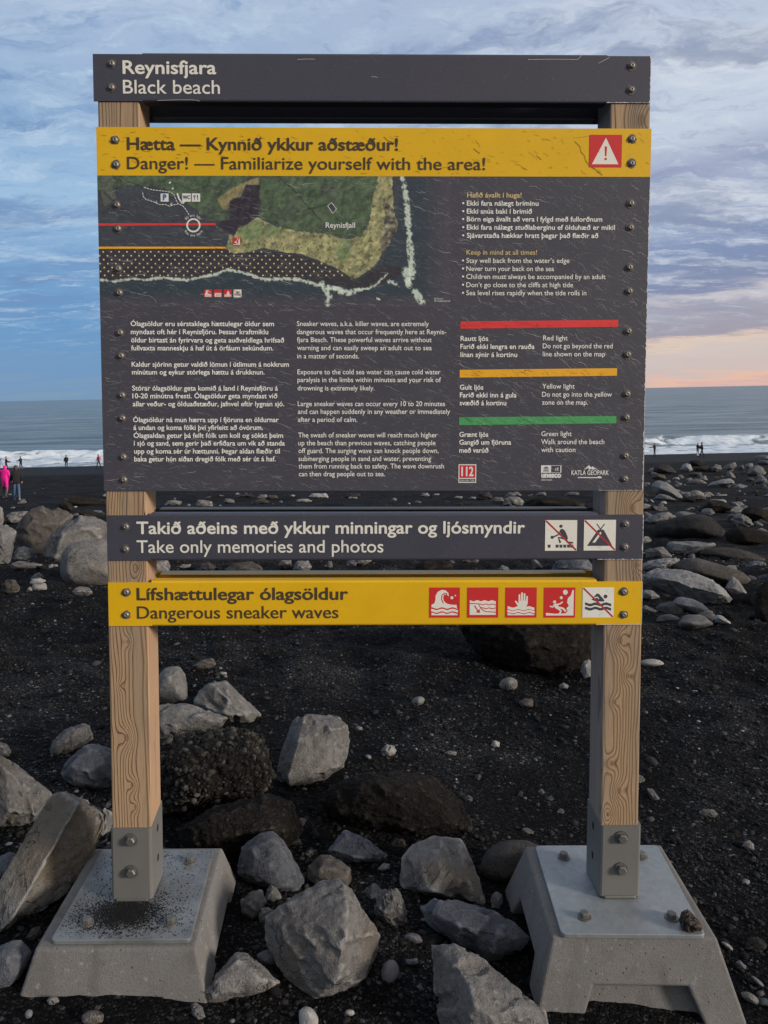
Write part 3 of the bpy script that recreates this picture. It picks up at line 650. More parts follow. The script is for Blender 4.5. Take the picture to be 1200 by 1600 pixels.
for P, w0, w1_, thr in [([(150,437),(175,441),(200,436),(230,437),(260,434),(290,438),(310,434),(335,429),(355,422),(375,425),(395,433),(410,437),(440,435),(455,435),(480,440),(505,447),(530,452),(545,455),(565,452)], 3.0, 4.5, .40), ([(565,452),(585,447),(598,436),(606,428)], 3.4, 2., .5),
                    ([(628,272),(634,310),(636,340),(640,370),(642,400),(645,425),(640,445)], 6.5, 8.5, .42), ([(636,425),(640,438)], 11, 9, .36), ([(650,456),(659,471)], 8, 8, .36), ([(503,444),(514,462),(511,474)], 8, 6, .46), ([(520,452),(545,458),(560,454)], 6.5, 5, .46), ([(610,440),(622,446)], 6, 5, .52), ([(590,466),(594,468)], 2.5, 2.5, .4)]:
    dd, tq = pdist(U+wu*.22, V+wvv*.22, P); ww = (w0+(w1_-w0)*tq)*.80
    f = np.clip((1-dd/ww)*1.7 - np.clip((thr+.10-n3_)*5, 0, 1.2) + (n1_-.5), 0, 1); Cc = lerp(Cc, mc(196,208,192)+0*U[..., None], np.clip(f, 0, .68))
for P in [[(160,300),(190,330),(240,350),(330,362)], [(440,282),(460,300),(500,345)], [(476,330),(520,318)], [(260,284),(300,300),(330,292)], [(180,282),(230,296),(262,300)]]:
    dd, tq = pdist(U+wu*.3, V+wvv*.3, P); Cc = lerp(Cc, mc(40,44,46)+0*U[..., None], np.clip(1.2-dd/1.6, 0, .7)*(n1_ > .4))
hs = np.clip(.5+(fbm((U-1.2)/13, (V-1.2)/13, 71, 4)-fbm((U+1.2)/13, (V+1.2)/13, 71, 4))*3.2, 0, 1)
Cc = Cc*(.80+.30*n3_[..., None])*np.where(gr | cl, .72+.62*hs, 1.)[..., None]
a0 = S(152.6, 277.6); a1 = S(704, 277.6); a2 = S(152.6, 480)
mxs = a0[0]+(a1[0]-a0[0])*(mu-mu[0])/(mu[-1]-mu[0]); mzs = 1.9076+(a2[1]-1.9076)*(mv-mv[0])/(mv[-1]-mv[0]); MX, MZ = np.meshgrid(mxs, mzs)
MX = np.maximum(MX, -.6094)
mp = np_mesh('map', np.stack([MX, np.full(MX.shape, -.0003), MZ], -1).reshape(-1, 3), grid_faces(len(mu), len(mv)), M['map'], Cc.reshape(-1, 3), parent=panel)
# map symbols
px = .00153                                     # one photo pixel on the board
def flat(polys, mat, name, y=-.0010):
    mb = MB()
    for q in polys: mb.add([(a, y, c) for a, c in [S(*w) for w in q]], [list(range(len(q)))])
    return mb.build(name, M[mat], panel)
flat([[(153.6,349.2),(337,348.6),(337,352.2),(153.6,353)]], 'redbar', 'red_line')
flat([[(154.2,385.5),(353,385.6),(353,388.6),(154.2,389)]], 'amber', 'yellow_line')
mb = MB()
surf_line = [(153,437),(175,441),(200,436),(230,437),(260,434),(290,438),(310,434),(335,429),(355,422),(375,425),(395,433),(410,437),(440,435),(480,440),(505,447),(530,446),(552,438)]
top_line = [(153,390),(352,391),(380,396),(400,387),(420,396),(455,399),(480,405),(500,410),(520,418),(548,432)]
su, sv_ = zip(*surf_line); tu, tv = zip(*top_line)
for rI in range(7):
    vv = 393.6 + 6.13*rI
    for cI in range(34):
        uu = 161.5 + 12.35*cI + (-6.2 if rI % 2 else 0) + rI*.4
        if uu > 155 and uu < 545 and vv < np.interp(uu, su, sv_) - 3.2 and vv > np.interp(uu, tu, tv) + .5:
            xx, zz = S(uu, vv); mb.add([(xx+1.35*px*cos(a), -.0010, zz+1.35*px*sin(a)) for a in np.linspace(0, 2*pi, 10, endpoint=False)], [list(range(10))])
mb.build('dotted_zone', M['tan'], panel)
def dashes(P, w, on, off):
    P = np.array(P, float); seg = np.hypot(*(P[1:]-P[:-1]).T); Ls = np.concatenate([[0], np.cumsum(seg)]); t_ = 0; out = []
    while t_ < Ls[-1]:
        q = np.linspace(t_, min(t_+on, Ls[-1]), 4); out += stroke(list(zip(np.interp(q, Ls, P[:, 0]), np.interp(q, Ls, P[:, 1]))), w); t_ += on+off
    return out
ds = dashes([(225,293),(240,297),(255,298.5),(267,300.5),(272,304),(275,312),(278,318),(286,322),(291,328),(296,337)], 1.1, 3.6, 1.2) + dashes([(223,301),(224,307),(228,311.5),(240,315.5),(250,320),(258,319.5),(265,322.5),(272,320),(280,319)], 1.1, 3.6, 1.2) + stroke([(264.5,287),(267,284)], 2.4) + stroke([(269,296),(271,293.5)], 2.2) + stroke([(277,302),(280,311),(285,318)], 2.6) + stroke([(285,318),(289,314)], 3) + dashes([(242,316),(246,319),(244,314)], 1.2, 2, 1) + dashes([(266,320),(269,317),(268,321)], 1.2, 2, 1)
ring = [(302.3+9.8*cos(a), 352.2+9.8*sin(a)) for a in np.linspace(0, 2*pi, 41)]
flat(ds, 'white', 'footpath_marking'); flat(stroke(ring, 2.6), 'white', 'location_ring', -.0011)
def arc_text(mb, body, cu, cv, r, a0, a1, cap, under):
    n = len(body)
    for i, ch in enumerate(body):
        if ch == ' ': continue
        a = a0+(a1-a0)*(i+.5)/n; V_, F_ = glyphs(ch, 2); h = cap*px; s_ = h/CAPH; X = (V_[:, 0]-V_[:, 0].mean())*s_; Z = V_[:, 1]*s_ - (h if under else 0)
        rr = r*px; cx, cz_ = S(cu, cv); th = a if not under else a+pi
        th = a - pi/2 if not under else a + pi/2
        mb.add(np.stack([cx+rr*cos(a)+X*cos(th)-Z*sin(th), np.full(len(X), -.0011), cz_+rr*sin(a)+X*sin(th)+Z*cos(th)], -1), F_)
mb = MB(); arc_text(mb, 'Þú ert hér', 302.3, 352.2, 13.0, radians(142), radians(38), 4.0, False); mb.build('lettering', M['white'], panel); mb = MB(); arc_text(mb, 'You are here', 302.3, 352.2, 13.0, radians(212), radians(328), 4.0, True); mb.build('lettering', M['white'], panel)
lettering(panel, [('Reynisfjall', 508.8, 554.7, 356, 8.2)], 'white', bold=.05, y=-.0011)
flat(stroke([(512,322),(518,316.5),(526,327),(520,333.5),(512,322)], 1.0), 'white', 'radar_outline', -.0008)
flat([[(514,321.5),(518.5,318),(524,326),(520,331)]], 'board', 'radar_station', -.0007)
for (u0, v0, u1, v1, kd) in [(251,302.5,263.6,315.2,'P'),(284.6,302.3,298.4,315.2,'WC'),(299.8,302.3,313,315.2,'F')]:
    p = Print(u0, v0, u1, v1); p.poly([(0,0),(1,0),(1,1),(0,1)], 0)
    if kd == 'F':
        for q in (.22, .32, .42): p.strokes([(q,.2),(q,.45)], .06, 1)
        p.strokes([(.22,.45),(.42,.45)], .08, 1); p.strokes([(.32,.45),(.32,.85)], .08, 1); p.poly([(.62,.18),(.74,.2),(.74,.85),(.66,.85),(.66,.55),(.6,.5)], 1)
        p.build('facility_symbol', ['white', 'board'], panel)
    else:
        t_ = MB(); text(t_, kd, u0 + (3.6 if kd == 'P' else 1.2), u1 - (3.2 if kd == 'P' else 1.0), v1 - (2.6 if kd == 'P' else 4.2), 8.4 if kd == 'P' else 5.4, bold=.18 if kd == 'P' else .1, y=-.0011, mi=1)
        p.mb.add(t_.v, t_.f, 1); p.build('facility_symbol', ['white', 'blue' if kd == 'P' else 'board'], panel)
for kd, u in (('wave', 319), ('rip', 334.4), ('hand', 349.8), ('noswim', 365)): picto(kd, panel, u, 452.4, u+12.4, 464.8)
picto('rockfall', panel, 363.6, 371.5, 375.4, 383.4)
lettering(panel, [('© kort', 678, 692, 468, 2.6), ('© loftmynd', 678, 703, 471.5, 2.6)], 'white', name='map_credit')
# --- text columns
B7 = dict(bold=.05); R7 = dict(bold=.018); cap = 7.5
lettering(panel, [('Hafið ávallt í huga!', 729.7, 814.7, 308.6, cap)], 'tan', **B7); lettering(panel, [('Keep in mind at all times!', 728.8, 838.8, 398, cap)], 'tan', **R7)
tl = [('Ekki fara nálægt briminu', 841.3, 321.3), ('Ekki snúa baki í brimið', 831, 333.8), ('Börn eiga ávallt að vera í fylgd með fullorðnum', 940.8, 346), ('Ekki fara nálægt stuðlaberginu ef ölduhæð er mikil', 960.6, 358.8), ('Sjávarstaða hækkar hratt þegar það flæðir að', 934.5, 371.6)]
lettering(panel, [(t_, 729.2, u, v, cap) for t_, u, v in tl] + [('•', 722, 725.4, v, cap) for _, u, v in tl], 'cream', **B7)
tl = [('Stay well back from the water’s edge', 889.5, 410.8), ('Never turn your back on the sea', 865.4, 423.4), ('Children must always be accompanied by an adult', 945.9, 435.9), ('Don’t go close to the cliffs at high tide', 895.2, 448.7), ('Sea level rises rapidly when the tide rolls in', 916, 461.3)]
lettering(panel, [(t_, 728.5, u, v, cap) for t_, u, v in tl] + [('•', 721.6, 725, v, cap) for _, u, v in tl], 'cream', **R7)
for blk in ([('Ólagsöldur eru sérstaklega hættulegar öldur sem',204.2,428.2,509.4),('myndast oft hér í Reynisfjöru. Þessar kraftmiklu',204.5,419.2,522.1),('öldur birtast án fyrirvara og geta auðveldlega hrifsað',204.8,444,535),('fullvaxta manneskju á haf út á örfáum sekúndum.',205,427.4,547.4)],
            [('Kaldur sjórinn getur valdið lömun í útlimum á nokkrum',205.8,451.5,572.9),('mínútum og eykur stórlega hættu á drukknun.',206.3,413.5,585.1)],
            [('Stórar ólagsöldur geta komið á land í Reynisfjöru á',206.6,434.2,610.2),('10-20 mínútna fresti. Ólagsöldur geta myndast við',207,433.4,622.3),('allar veður- og ölduaðstæður, jafnvel eftir lygnan sjó.',207.6,444.2,634.7)],
            [('Ólagsöldur ná mun hærra upp í fjöruna en öldurnar',208,435.5,659.5),('á undan og koma fólki því yfirleitt að óvörum.',208.6,410.9,671.7),('Ólagsaldan getur þá fellt fólk um koll og sökkt þeim',208.8,442.4,684.1),('í sjó og sand, sem gerir það erfiðara um vik að standa',209.2,445,696.2),('upp og koma sér úr hættunni. Þegar aldan flæðir til',209.7,437.3,708.6),('baka getur hún síðan dregið fólk með sér út á haf.',209.9,430.8,720.8)]):
    lettering(panel, [(*l, cap) for l in blk], 'cream', **B7)
for blk in ([('Sneaker waves, a.k.a. killer waves, are extremely',463.8,670,509.4),('dangerous waves that occur frequently here at Reynis-',463.8,696.9,522.1),('fjara Beach. These powerful waves arrive without',464,674.3,534.5),('warning and can easily sweep an adult out to sea',464.3,674.5,547.1),('in a matter of seconds.',464.3,561.1,560)],
            [('Exposure to the cold sea water can cause cold water',464.7,688.3,584.8),('paralysis in the limbs within minutes and your risk of',464.7,689,597),('drowning is extremely likely.',465,585.1,610)],
            [('Large sneaker waves can occur every 10 to 20 minutes',465.2,695.3,634.5),('and can happen suddenly in any weather or immediately',465.4,703.2,646.7),('after a period of calm.',465.4,558.3,659.2)],
            [('The swash of sneaker waves will reach much higher',465.9,683.4,683.4),('up the beach than previous waves, catching people',466.1,680.3,695.7),('off guard. The surging wave can knock people down,',466.4,685,707.9),('submerging people in sand and water, preventing',466.4,673.6,720.3),('them from running back to safety. The wave downrush',466.6,693.6,732),('can then drag people out to sea.',466.8,601.5,744.1)]):
    lettering(panel, [(*l, cap) for l in blk], 'cream', **R7)
for blk, kw in (([('Rautt ljós',719.5,762.8,532.6),('Farið ekki lengra en rauða',719.2,835,545.1),('línan sýnir á kortinu',719.2,807.9,557.8)],B7), ([('Red light',848.4,886.7,531.8),('Do not go beyond the red',847.8,957,544.2),('line shown on the map',847.8,945.3,556.8)],R7),
                ([('Gult ljós',718.3,755,608.8),('Farið ekki inn á gula',718.3,807,620.9),('svæðið á kortinu',718,791,633.2)],B7), ([('Yellow light',847,897.7,607.2),('Do not go into the yellow',846.7,955.8,619.8),('zone on the map.',846.6,918.4,632.3)],R7),
                ([('Grænt ljós',717.5,762.8,682.5),('Gangið um fjöruna',717.5,798.5,694.7),('með varúð',717.4,763,707.2)],B7), ([('Green light',845.6,893,681.4),('Walk around the beach',845.3,944,693.9),('with caution',845.3,899,706.3)],R7)):
    lettering(panel, [(*l, cap) for l in blk], 'cream', **kw)
flat([[(719.5,502.4),(966,499.8),(965.6,510.8),(719.4,513.6)]], 'redbar', 'red_bar', -.0006)
flat([[(718.2,577.9),(964.2,575.3),(964,587),(718.2,590)]], 'amber', 'yellow_bar', -.0006)
flat([[(717.4,652),(963,650),(962.8,661.5),(717.2,664.2)]], 'green', 'green_bar', -.0006)
p = Print(716.4, 725.4, 743.9, 754.3); p.poly([(0,0),(1,0),(1,1),(0,1)], 0); p.poly([(.05,.05),(.95,.05),(.95,.74),(.05,.74)], 1); p.poly([(.05,.79),(.95,.79),(.95,.95),(.05,.95)], 2)
t_ = MB(); text(t_, '112', 720.5, 739.8, 743.6, 14, bold=.09, y=-.0011); p.mb.add(t_.v, t_.f, 0)
t_ = MB(); text(t_, 'EINN EINN TVEIR', 719.4, 741, 752, 2.6, y=-.0011); p.mb.add(t_.v, t_.f, 0); p.build('emergency_number_logo', ['white', 'red', 'board'], panel)
p = Print(845.3, 727, 876.7, 738.6); p.poly([(0,0),(.5,0),(.5,1),(0,1)], 0)
for q in ([(0,.03),(1,.03)], [(0,.97),(1,.97)], [(.98,0),(.98,1)]): p.strokes(q, .05, 0)
p.poly([(.12,.32),(.25,.14),(.38,.32)], 1); p.strokes([(.1,.78),(.4,.78)], .09, 1); p.strokes([(.13,.37),(.37,.37)], .06, 1)
for q in (.15, .2, .25, .3, .35): p.strokes([(q,.36),(q,.76)], .025, 1)
p.strokes([(.70,.62),(.76,.36),(.80,.6),(.84,.30)], .05, 0); p.strokes([(.68,.7),(.80,.74),(.88,.6)], .04, 0)
t_ = MB(); text(t_, 'unesco', 845.3, 876.7, 746, 8.2, bold=.18, y=-.0011); text(t_, 'Global Geopark', 845.3, 862.5, 751, 3.0, y=-.0011); p.mb.add(t_.v, t_.f, 0); p.build('heritage_logo', ['white', 'board'], panel)
p = Print(892.3, 724, 951, 747); p.poly([(.33,.44),(.47,.12),(.53,.28),(.57,.20),(.70,.46),(.62,.38),(.58,.44),(.53,.36),(.47,.46),(.46,.30)], 0)
p.poly([(.18,.93),(.70,.93),(.73,.86),(.80,.90),(.82,1.0),(.18,.99)], 0)
t_ = MB(); text(t_, 'KATLA GEOPARK', 892.3, 951, 742, 7, bold=.05, y=-.0011); p.mb.add(t_.v, t_.f, 0); p.build('geopark_logo', ['white'], panel)
for (u0, v0, u1, v1) in [(310,762,420,761),(420,761,470,761.6),(715,757,741,756.6),(835,757.4,935,756.6),(895,216,925,212)]:
    mb = MB()
    for q in stroke([S(u0, v0), S((u0+u1)/2, (v0+v1)/2+.3), S(u1, v1)], .0006): mb.add([(a, -.0007, c) for a, c in q], [[0,1,2,3]])
    mb.build('scratch', M['rim'], panel)
for P in [[(898,221),(906,229),(908,238),(913,243),(915,251),(921,259),(928,263),(936,270),(941,274)], [(600,214),(606,220),(612,222)], [(838,243),(846,250)], [(740,232),(747,238),(750,240)], [(700,262),(705,266)]]:
    mb = MB()
    for q in stroke([S(*w) for w in P], .0010): mb.add([(a, -.0013, c) for a, c in q], [[0,1,2,3]])
    mb.build('film_crack', M['ink'], panel)

M['crack_dim'] = simple('film_crack_dim', (.21,.205,.21), .6); M['crack_mid'] = simple('film_crack_mid', (.33,.325,.325), .6); M['crack_bright'] = simple('film_crack_bright', (.52,.51,.50), .6); M['crack_dark'] = simple('film_crack_dark', (.05,.035,.02), .7)
def crack_lines(n, x0, x1, z0, z1, y, mats, wmin, wmax, seed, lmax=.034, power=1.6):
    r = random.Random(seed); mb = MB()
    for _ in range(n):
        x = r.uniform(x0, x1); z = r.uniform(z0, z1); t_ = (x+.61)/1.29
        if r.random() > .25+1.1*float(fbm(np.array([x*5.]), np.array([z*5.]), seed, 3)[0]): continue
        base = -radians(6 + 30*t_) + r.gauss(0, .16); L_ = .006 + lmax*r.random()**power; w = r.uniform(wmin, wmax); P = [(x, z)]; a = base
        while L_ > 0:
            a = base + r.gauss(0, .42); st = r.uniform(.0018, .0042); x += st*cos(a); z += st*sin(a); L_ -= st
            if not (x0 < x < x1 and z0 < z < z1): break
            P.append((x, z))
        if len(P) < 3: continue
        P = np.array(P); q = len(P)
        T = np.gradient(P, axis=0); T /= np.linalg.norm(T, axis=1)[:, None]+1e-9; Nn = np.stack([-T[:, 1], T[:, 0]], 1)
        ww = w*np.sin(np.linspace(.25, pi-.25, q))**.6*np.array([r.uniform(.6, 1.2) for _ in range(q)])/2
        A_ = P+Nn*ww[:, None]; B_ = P-Nn*ww[:, None]
        mb.add([(p[0], y, p[1]) for p in A_]+[(p[0], y, p[1]) for p in B_], [[i, i+1, q+i+1, q+i] for i in range(q-1)], r.choices(range(len(mats)), [5, 3, 1][:len(mats)])[0])
    return mb, [M[m] for m in mats]
mb, mm = crack_lines(3300, -.606, .682, 1.171, 1.905, -.00055, ['crack_dim', 'crack_mid', 'crack_bright'], .00038, .00075, 3)
tag(mb.build('film_cracks', mm, panel), kind='stuff')
mb, mm = crack_lines(150, -.606, .682, 1.912, 2.014, -.0016, ['crack_dark'], .0004, .0008, 4, .014)
tag(mb.build('film_cracks', mm, panel), kind='stuff')
for v0, v1 in ((502, 512), (577, 588), (651.5, 663)):
    (x0, zt), (x1, zb) = S(720, v0), S(962, v1)
    mb, mm = crack_lines(60, x0, x1, zb, zt, -.0009, ['crack_dark'], .0003, .0006, int(v0), .02); tag(mb.build('film_cracks', mm, panel), kind='stuff')
# lower boards
b = channel('memories_board', -.603, .688, .9995, 1.109, ENDC); tag(b, 'dark lower board')
lettering(b, [('Takið aðeins með ykkur minningar og ljósmyndir', 213.4, 820, 834, 18.6)], 'cream_large', bold=.066, res=5)
lettering(b, [('Take only memories and photos', 213.8, 599, 863.6, 19.2)], 'cream_large', bold=.022, res=5)
picto('nostones', b, 852, 812.6, 901, 860.4); picto('nocamp', b, 912.6, 812.2, 961.4, 860)
screws(b, [(197,823),(197,858),(977.5,818.5),(976.5,854.5)])
rear_channel('rear_board', -.60, .686, 1.0, 1.112, [M['board'], M['inner']])
b = channel('waves_board', -.6045, .6895, .839, .9455, [M['yellow'], M['inner_yellow'], M['chip']]); tag(b, 'yellow lowest board')
lettering(b, [('Lífshættulegar ólagsöldur', 213.8, 544, 937.4, 18.6)], 'ink', bold=.066, res=5)
lettering(b, [('Dangerous sneaker waves', 214.4, 529, 966.4, 19)], 'ink', bold=.022, res=5)
for kd, u0, u1 in (('wave',671,718.2),('rip',730.3,778.2),('hand',790,838),('rockfall',850.2,898.2),('noswim',910.4,958.4)): picto(kd, b, u0, 917.8, u1, 964.8)
screws(b, [(197.5,925),(197.5,960.5),(974.5,924.5),(974.5,960)])
rear_channel('rear_board', -.60, .686, .84, .9485, [M['yellow'], M['inner_yellow']])
# posts
ZP = .1456
def post(x0, x1, xt, mat, side):
    w = (x1-x0)/2; cx = (x0+x1)/2; mb = MB(); n = 24
    ring_ = [(-w,.003),(w,.003),(w,.103),(-w,.103)]
    for i in range(n+1):
        z = ZP+.012+(2.17-ZP-.012)*i/n; s_ = xt*(i/n)
        mb.v += [(x+s_, y, z) for x, y in ring_]
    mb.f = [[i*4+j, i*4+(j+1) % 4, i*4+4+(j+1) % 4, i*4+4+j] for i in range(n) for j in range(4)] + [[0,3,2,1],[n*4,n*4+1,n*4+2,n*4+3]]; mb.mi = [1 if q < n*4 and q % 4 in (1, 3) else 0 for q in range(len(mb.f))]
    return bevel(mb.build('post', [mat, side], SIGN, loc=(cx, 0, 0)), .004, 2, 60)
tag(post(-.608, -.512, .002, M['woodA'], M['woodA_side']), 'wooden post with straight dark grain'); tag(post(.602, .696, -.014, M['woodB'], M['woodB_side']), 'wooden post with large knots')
def hexbolt(parent, loc_, axis_, r=.0125, h=.011):
    mb = MB(); hexp = [(r*cos(pi/3*i), r*sin(pi/3*i)) for i in range(6)]; wr = r*1.42
    V_ = [(wr*cos(2*pi*i/18), wr*sin(2*pi*i/18), q) for q in (0, .0032) for i in range(18)]
    F_ = [[i, (i+1) % 18, 18+(i+1) % 18, 18+i] for i in range(18)] + [list(range(18, 36))]
    V2 = [(x, y, .0034) for x, y in hexp]+[(x, y, h) for x, y in hexp]+[(x*.82, y*.82, h+.0016) for x, y in hexp]
    F2 = [[i, (i+1) % 6, 6+(i+1) % 6, 6+i] for i in range(6)]+[[6+i, 6+(i+1) % 6, 12+(i+1) % 6, 12+i] for i in range(6)]+[list(range(12, 18))]
    if axis_ == 'y': f_ = lambda q: (q[0], -q[2], q[1])
    else: f_ = lambda q: q
    mb.add([f_(q) for q in V_], F_); mb.add([f_(q) for q in V2], F2)
    return mb.build('bolt', M['bolt'], parent, loc=loc_)
def foot(cx, plate_q, foot_q, zb, holes_side):
    # concrete foot: tapered block with a recess in every side
    fo = MB(); top = [Vector((x, y, .1345)) for x, y in foot_q]; cen = sum(top, Vector())/4
    H = .1345-zb; bot = []
    for q in top: dq = Vector((q.x-cen.x, q.y-cen.y, 0)); bot.append(Vector((q.x+.30*H*np.sign(dq.x), q.y+.30*H*np.sign(dq.y), zb)))
    fo.add([tuple(q) for q in top], [[0,1,2,3]])
    for i in range(4):
        a, b2, tb, ta = bot[i], bot[(i+1) % 4], top[(i+1) % 4], top[i]
        P = lambda s_, h_: (a.lerp(b2, s_)).lerp(ta.lerp(tb, s_), h_)
        hn = (.037-zb)/H; nb = [P(.20, 0), P(.27, hn), P(.76, hn), P(.83, 0)]
        fo.add([tuple(q) for q in (a, nb[0], nb[1], nb[2], nb[3], b2, tb, ta)], [[0,1,2,7],[2,3,6,7],[3,4,5,6]])
        inn = Vector(((cen-(a+b2)/2).x, (cen-(a+b2)/2).y, 0)).normalized()*.038
        nb2 = [q+inn+(Vector((0,0,-.008)) if k_ in (1,2) else Vector()) for k_, q in enumerate(nb)]
        fo.add([tuple(q) for q in nb+nb2], [[0,4,5,1],[1,5,6,2],[2,6,7,3],[4,7,6,5]])
    o = fo.build('concrete_foot', M['concrete'], SIGN)
    bm = bmesh.new(); bm.from_mesh(o.data); bmesh.ops.remove_doubles(bm, verts=bm.verts, dist=1e-5); bmesh.ops.recalc_face_normals(bm, faces=bm.faces); bm.to_mesh(o.data); bm.free()
    bevel(o, .007, 3, 30)
    # plate with rounded corners
    pts = []
    for i in range(4):
        c = Vector((*plate_q[i], 0)); p0 = Vector((*plate_q[i-1], 0)); p1 = Vector((*plate_q[(i+1) % 4], 0)); r = .014
        d0 = (p0-c).normalized()*r; d1 = (p1-c).normalized()*r
        for t_ in np.linspace(0, 1, 5): pts.append(c + d0*(1-t_)**2 + d1*t_**2)
    n = len(pts); mb = MB(); mb.add([(q.x, q.y, z) for z in (.1350, ZP) for q in pts], [list(range(n))[::-1], list(range(n, 2*n))]+[[i, (i+1) % n, n+(i+1) % n, n+i] for i in range(n)])
    pl_ = bevel(mb.build('base_plate', M['galv_dusty' if cx < 0 else 'galv'], SIGN), .0015, 2, 60)
    c0, c1, c2, c3 = [Vector((*q, ZP)) for q in plate_q]
    for s_, t_ in ((.20,.16),(.82,.16),(.82,.84),(.20,.84)):
        q = c0.lerp(c1, s_).lerp(c3.lerp(c2, s_), t_); hexbolt(pl_, tuple(q), 'z', .0115, .013)
    # steel shoe around the post
    x0, x1 = cx-.0505, cx+.0505; y0, y1, t_ = -.002, .108, .0045; z0, z1 = ZP+.006, .333
    prof_o = [(x0,y1),(x0,y0+.006),(x0+.002,y0+.002),(x0+.006,y0),(x1-.006,y0),(x1-.002,y0+.002),(x1,y0+.006),(x1,y1)]
    prof_i = [(x0+t_,y1),(x0+t_,y0+.007),(x0+t_+.001,y0+t_+.001),(x0+.007,y0+t_),(x1-.007,y0+t_),(x1-t_-.001,y0+t_+.001),(x1-t_,y0+.007),(x1-t_,y1)]
    m_ = len(prof_o); V_ = []
    for prof in (prof_o, prof_i):
        for z in (z0, z1):
            for j, (x, y) in enumerate(prof): V_.append((x, y, z + (.012 if z == z1 and j in (0, m_-1) else 0) - (0 if z == z1 else (.004 if j in (0, m_-1) else 0))))
    F_ = []
    for j in range(m_-1): F_ += [[j, j+1, m_+j+1, m_+j], [2*m_+j+1, 2*m_+j, 3*m_+j, 3*m_+j+1], [m_+j, m_+j+1, 3*m_+j+1, 3*m_+j], [j+1, j, 2*m_+j, 2*m_+j+1]]
    F_ += [[0, m_, 3*m_, 2*m_], [m_-1, 3*m_-1, 4*m_-1, 2*m_-1]]
    mb = MB(); mb.add(V_, F_); sh = mb.build('steel_shoe', M['shoe'], SIGN)
    mb = MB(); mb.box((cx-.040, y0-.004, ZP), (cx+.040, .10, ZP+.009)); w_ = bevel(mb.build('weld_seam', M['bolt'], sh), .004, 2)
    for z in (.305, .224): hexbolt(sh, (cx+.001, y0-.0005, z), 'y', .0115, .012)
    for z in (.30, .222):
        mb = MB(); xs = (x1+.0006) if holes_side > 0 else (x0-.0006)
        mb.add([(xs, .058+.0085*cos(a)*(1 if abs(cos(a)) < .8 else .9), z+.010*sin(a)) for a in np.linspace(0, 2*pi, 12, endpoint=False)], [list(range(12))]); mb.build('bolt_hole_disc', M['hole'], sh)  # flat black disc painted as the shade inside a hole that is not cut
    return o, pl_
foot(-.561, [(-.7106,-.139),(-.388,-.1385),(-.3975,.2165),(-.7055,.223)], [(-.741,-.150),(-.374,-.152),(-.379,.246),(-.737,.246)], -.10, +1)
foot(.650, [(.4708,-.1274),(.8056,-.1348),(.8344,.2287),(.4929,.2290)], [(.452,-.120),(.834,-.131),(.852,.250),(.470,.245)], -.10, -1)

# ------------------------------------------------------------------ rocks
random.seed(7)
REG = {1:(0,0,1), 2:(0,600,4), 22:(0,760,6.6667), 3:(960,680,5), 4:(0,980,4), 44:(0,1130,6), 5:(0,1220,3), 6:(220,1000,3), 7:(300,1270,2.143), 8:(760,1240,2.727),
       10:(245,760,3.38), 11:(590,760,3.38), 12:(245,868,3.38), 13:(590,868,3.38), 14:(600,960,2), 15:(1060,1400,8), 16:(1000,980,4.571)}
def ico(n):
    bm = bmesh.new(); bmesh.ops.create_icosphere(bm, subdivisions=n, radius=1); bm.verts.ensure_lookup_table()
    V = np.array([v.co[:] for v in bm.verts]); F = np.array([[v.index for v in f.verts] for f in bm.faces]); bm.free(); return V, F
ICO = {n: ico(n) for n in (1, 2, 3, 4, 5, 6)}
def neighbours(F, n):
    e = np.concatenate([F[:, [0,1]], F[:, [1,2]], F[:, [2,0]]]); return e
